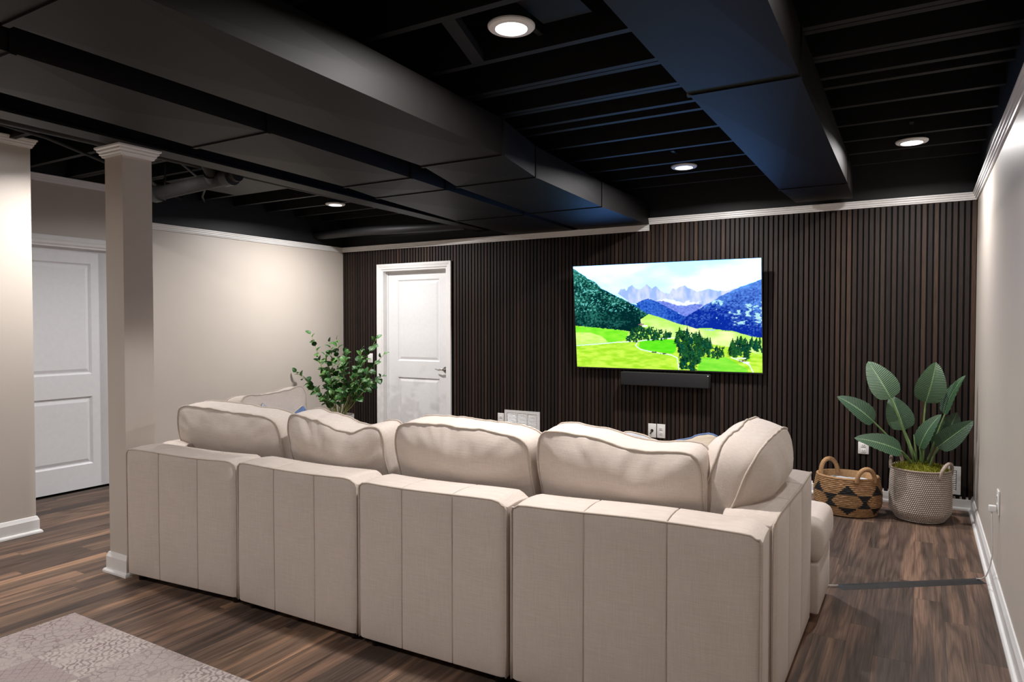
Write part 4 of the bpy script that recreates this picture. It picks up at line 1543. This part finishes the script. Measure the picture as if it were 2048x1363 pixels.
for k, (tip, bs, hw, fc, ro_) in enumerate(BL_):
    root_ = Vector((PCX + ro_[0], PCY + ro_[1], H - .02))
    bs_ = Vector(bs)
    mid = root_.lerp(bs_, .5) + Vector((0, 0, .03))
    pts = [root_.lerp(mid, q / 5).lerp(mid.lerp(bs_, q / 5), q / 5) for q in range(6)]
    tp = Vector(tip)
    pts += [bs_.lerp(tp, .15), bs_.lerp(tp, .45), bs_.lerp(tp, .8)]
    fcv = Vector(fc).normalized()
    st_ = MB().tube([p - (fcv * .004 if q > 5 else Vector((0, 0, 0))) for q, p in enumerate(pts)], [.0085, .008, .0075, .007, .0065, .006, .005, .0035, .002], 8).build('stalk', M['stem'], plant, True)
    vs, fs, uvs = leaf_surface(bs, tip, hw * .88, fc, fold=.16, droop=.025)
    lo_ = MB().add(vs, fs).build('leaf', M['bigleaf'], st_, True, fixn=False)
    set_uv(lo_, uvs)
# a few short shoots at the base
for k, (dx, dy, h) in enumerate(((-.05, -.01, .20), (-.03, -.03, .24), (.02, -.03, .22), (.0, .03, .25), (.05, .0, .16))):
    MB().tube([(PCX + dx * .6, PCY + dy * .6, H - .01), (PCX + dx, PCY + dy, H + h * .5), (PCX + dx * 1.5, PCY + dy * 1.5, H + h)], [.008, .007, .002], 7).build('shoot', M['stem'], plant, True)

# ------------------------------------------------------------------ bushy plant in the white pot
GX, GY, GZ = -5.66, -.86, .455
pot = thing('plant_pot', 'round white ceramic pot in the left corner holding the bush', 'pot', (GX, GY, 0))
MB().lathe([(0, 0), (.105, 0), (.115, .01), (.150, .30), (.160, .44), (.160, GZ), (.150, GZ), (.148, GZ - .035), (0, GZ - .035)], 48, (GX, GY, 0)).build('pot_body', M['ceramic'], pot, 'angle')
MB().lathe([(0, GZ - .012), (.08, GZ - .016), (.149, GZ - .026)], 32, (GX, GY, 0)).build('bark_filler', M['soil'], pot, True)
bush = thing('leafy_bush', 'bushy artificial plant with glossy green leaves left of the white door', 'plant', (GX, GY, GZ))
lv, lf, luv = leaf_surface((0, 0, 0), (0, 0, 1), .40, (0, -1, 0), fold=.25, droop=.10, nl=7, nw=4, shape=1.15)
proto = MB().add(lv, lf).build('leaf', M['leaf'], None, True, fixn=False)
set_uv(proto, luv)
leaf_mesh = proto.data
bpy.data.objects.remove(proto)
rb = random.Random(12)
tips = [(-6.08, -.85, 1.304, 9), (-6.37, -.80, .875, 10), (-5.72, -.92, 1.23, 10), (-5.79, -.75, 1.244, 10), (-5.178, -.80, 1.262, 9), (-4.96, -.95, 1.105, 9),
        (-4.93, -1.0, .90, 9), (-5.10, -.90, .83, 9), (-5.47, -.70, 1.135, 10), (-5.413, -1.0, 1.096, 10), (-5.93, -1.02, .733, 8), (-5.76, -1.0, .90, 9), (-6.03, -.80, 1.05, 8),
        (-5.60, -.80, 1.12, 9), (-5.30, -.88, 1.02, 9), (-5.40, -1.05, .74, 8), (-5.70, -1.08, .66, 7), (-5.55, -1.10, .86, 8), (-5.90, -.82, .88, 8), (-5.25, -.75, .92, 8),
        (-5.50, -.95, 1.00, 9), (-5.82, -.90, 1.08, 9)]
for (tx, ty, tz, nlv) in tips:
    r0 = Vector((GX + (tx - GX) * .10, GY + (ty - GY) * .15, GZ - .03))
    tp = Vector((tx, ty, tz))
    ctrl = r0.lerp(tp, .45) + Vector((rb.uniform(-.03, .03), rb.uniform(-.03, .03), .10))

    def bez(u):
        return r0.lerp(ctrl, u).lerp(ctrl.lerp(tp, u), u)
    pts = [bez(q / 9) + Vector((rb.uniform(-.006, .006), rb.uniform(-.006, .006), 0)) for q in range(10)]
    br = MB().tube(pts, [.0045 - .0003 * q for q in range(10)], 6).build('branch', M['twig'], bush, True)
    nlv = int(nlv * 1.5)
    for q in range(nlv):
        u = .28 + .72 * (q + .3 * rb.random()) / (nlv - 1)
        u = min(u, 1.0)
        p = bez(u)
        dr = (bez(min(1, u + .05)) - bez(max(0, u - .05))).normalized()
        an = q * 2.4 + rb.uniform(-.4, .4)
        side = dr.cross(Vector((0, 0, 1)) if abs(dr.z) < .95 else Vector((1, 0, 0))).normalized()
        oth = side.cross(dr)
        dl = (dr * (.55 + .6 * (q == nlv - 1)) + (side * math.cos(an) + oth * math.sin(an)) * .9).normalized()
        up = (Vector((rb.uniform(-.5, .5), -0.6, 1.0))).normalized()
        up = (up - dl * up.dot(dl))
        if up.length < .05:
            up = Vector((1, 0, 0)) - dl * dl.x
        up.normalize()
        xx = up.cross(dl)
        ln = rb.uniform(.062, .096) * (1 - .25 * (u > .9))
        # leaf local: z = length, -y = face
        Rm = Matrix((xx, -up, dl)).transposed().to_4x4()
        if p.x + dl.x * ln < XL + .02:
            continue
        lo_ = bpy.data.objects.new('leaf', leaf_mesh)
        link(lo_, br, Matrix.Translation(p) @ Rm @ Matrix.Diagonal((ln * rb.uniform(.9, 1.15), ln, ln, 1)))
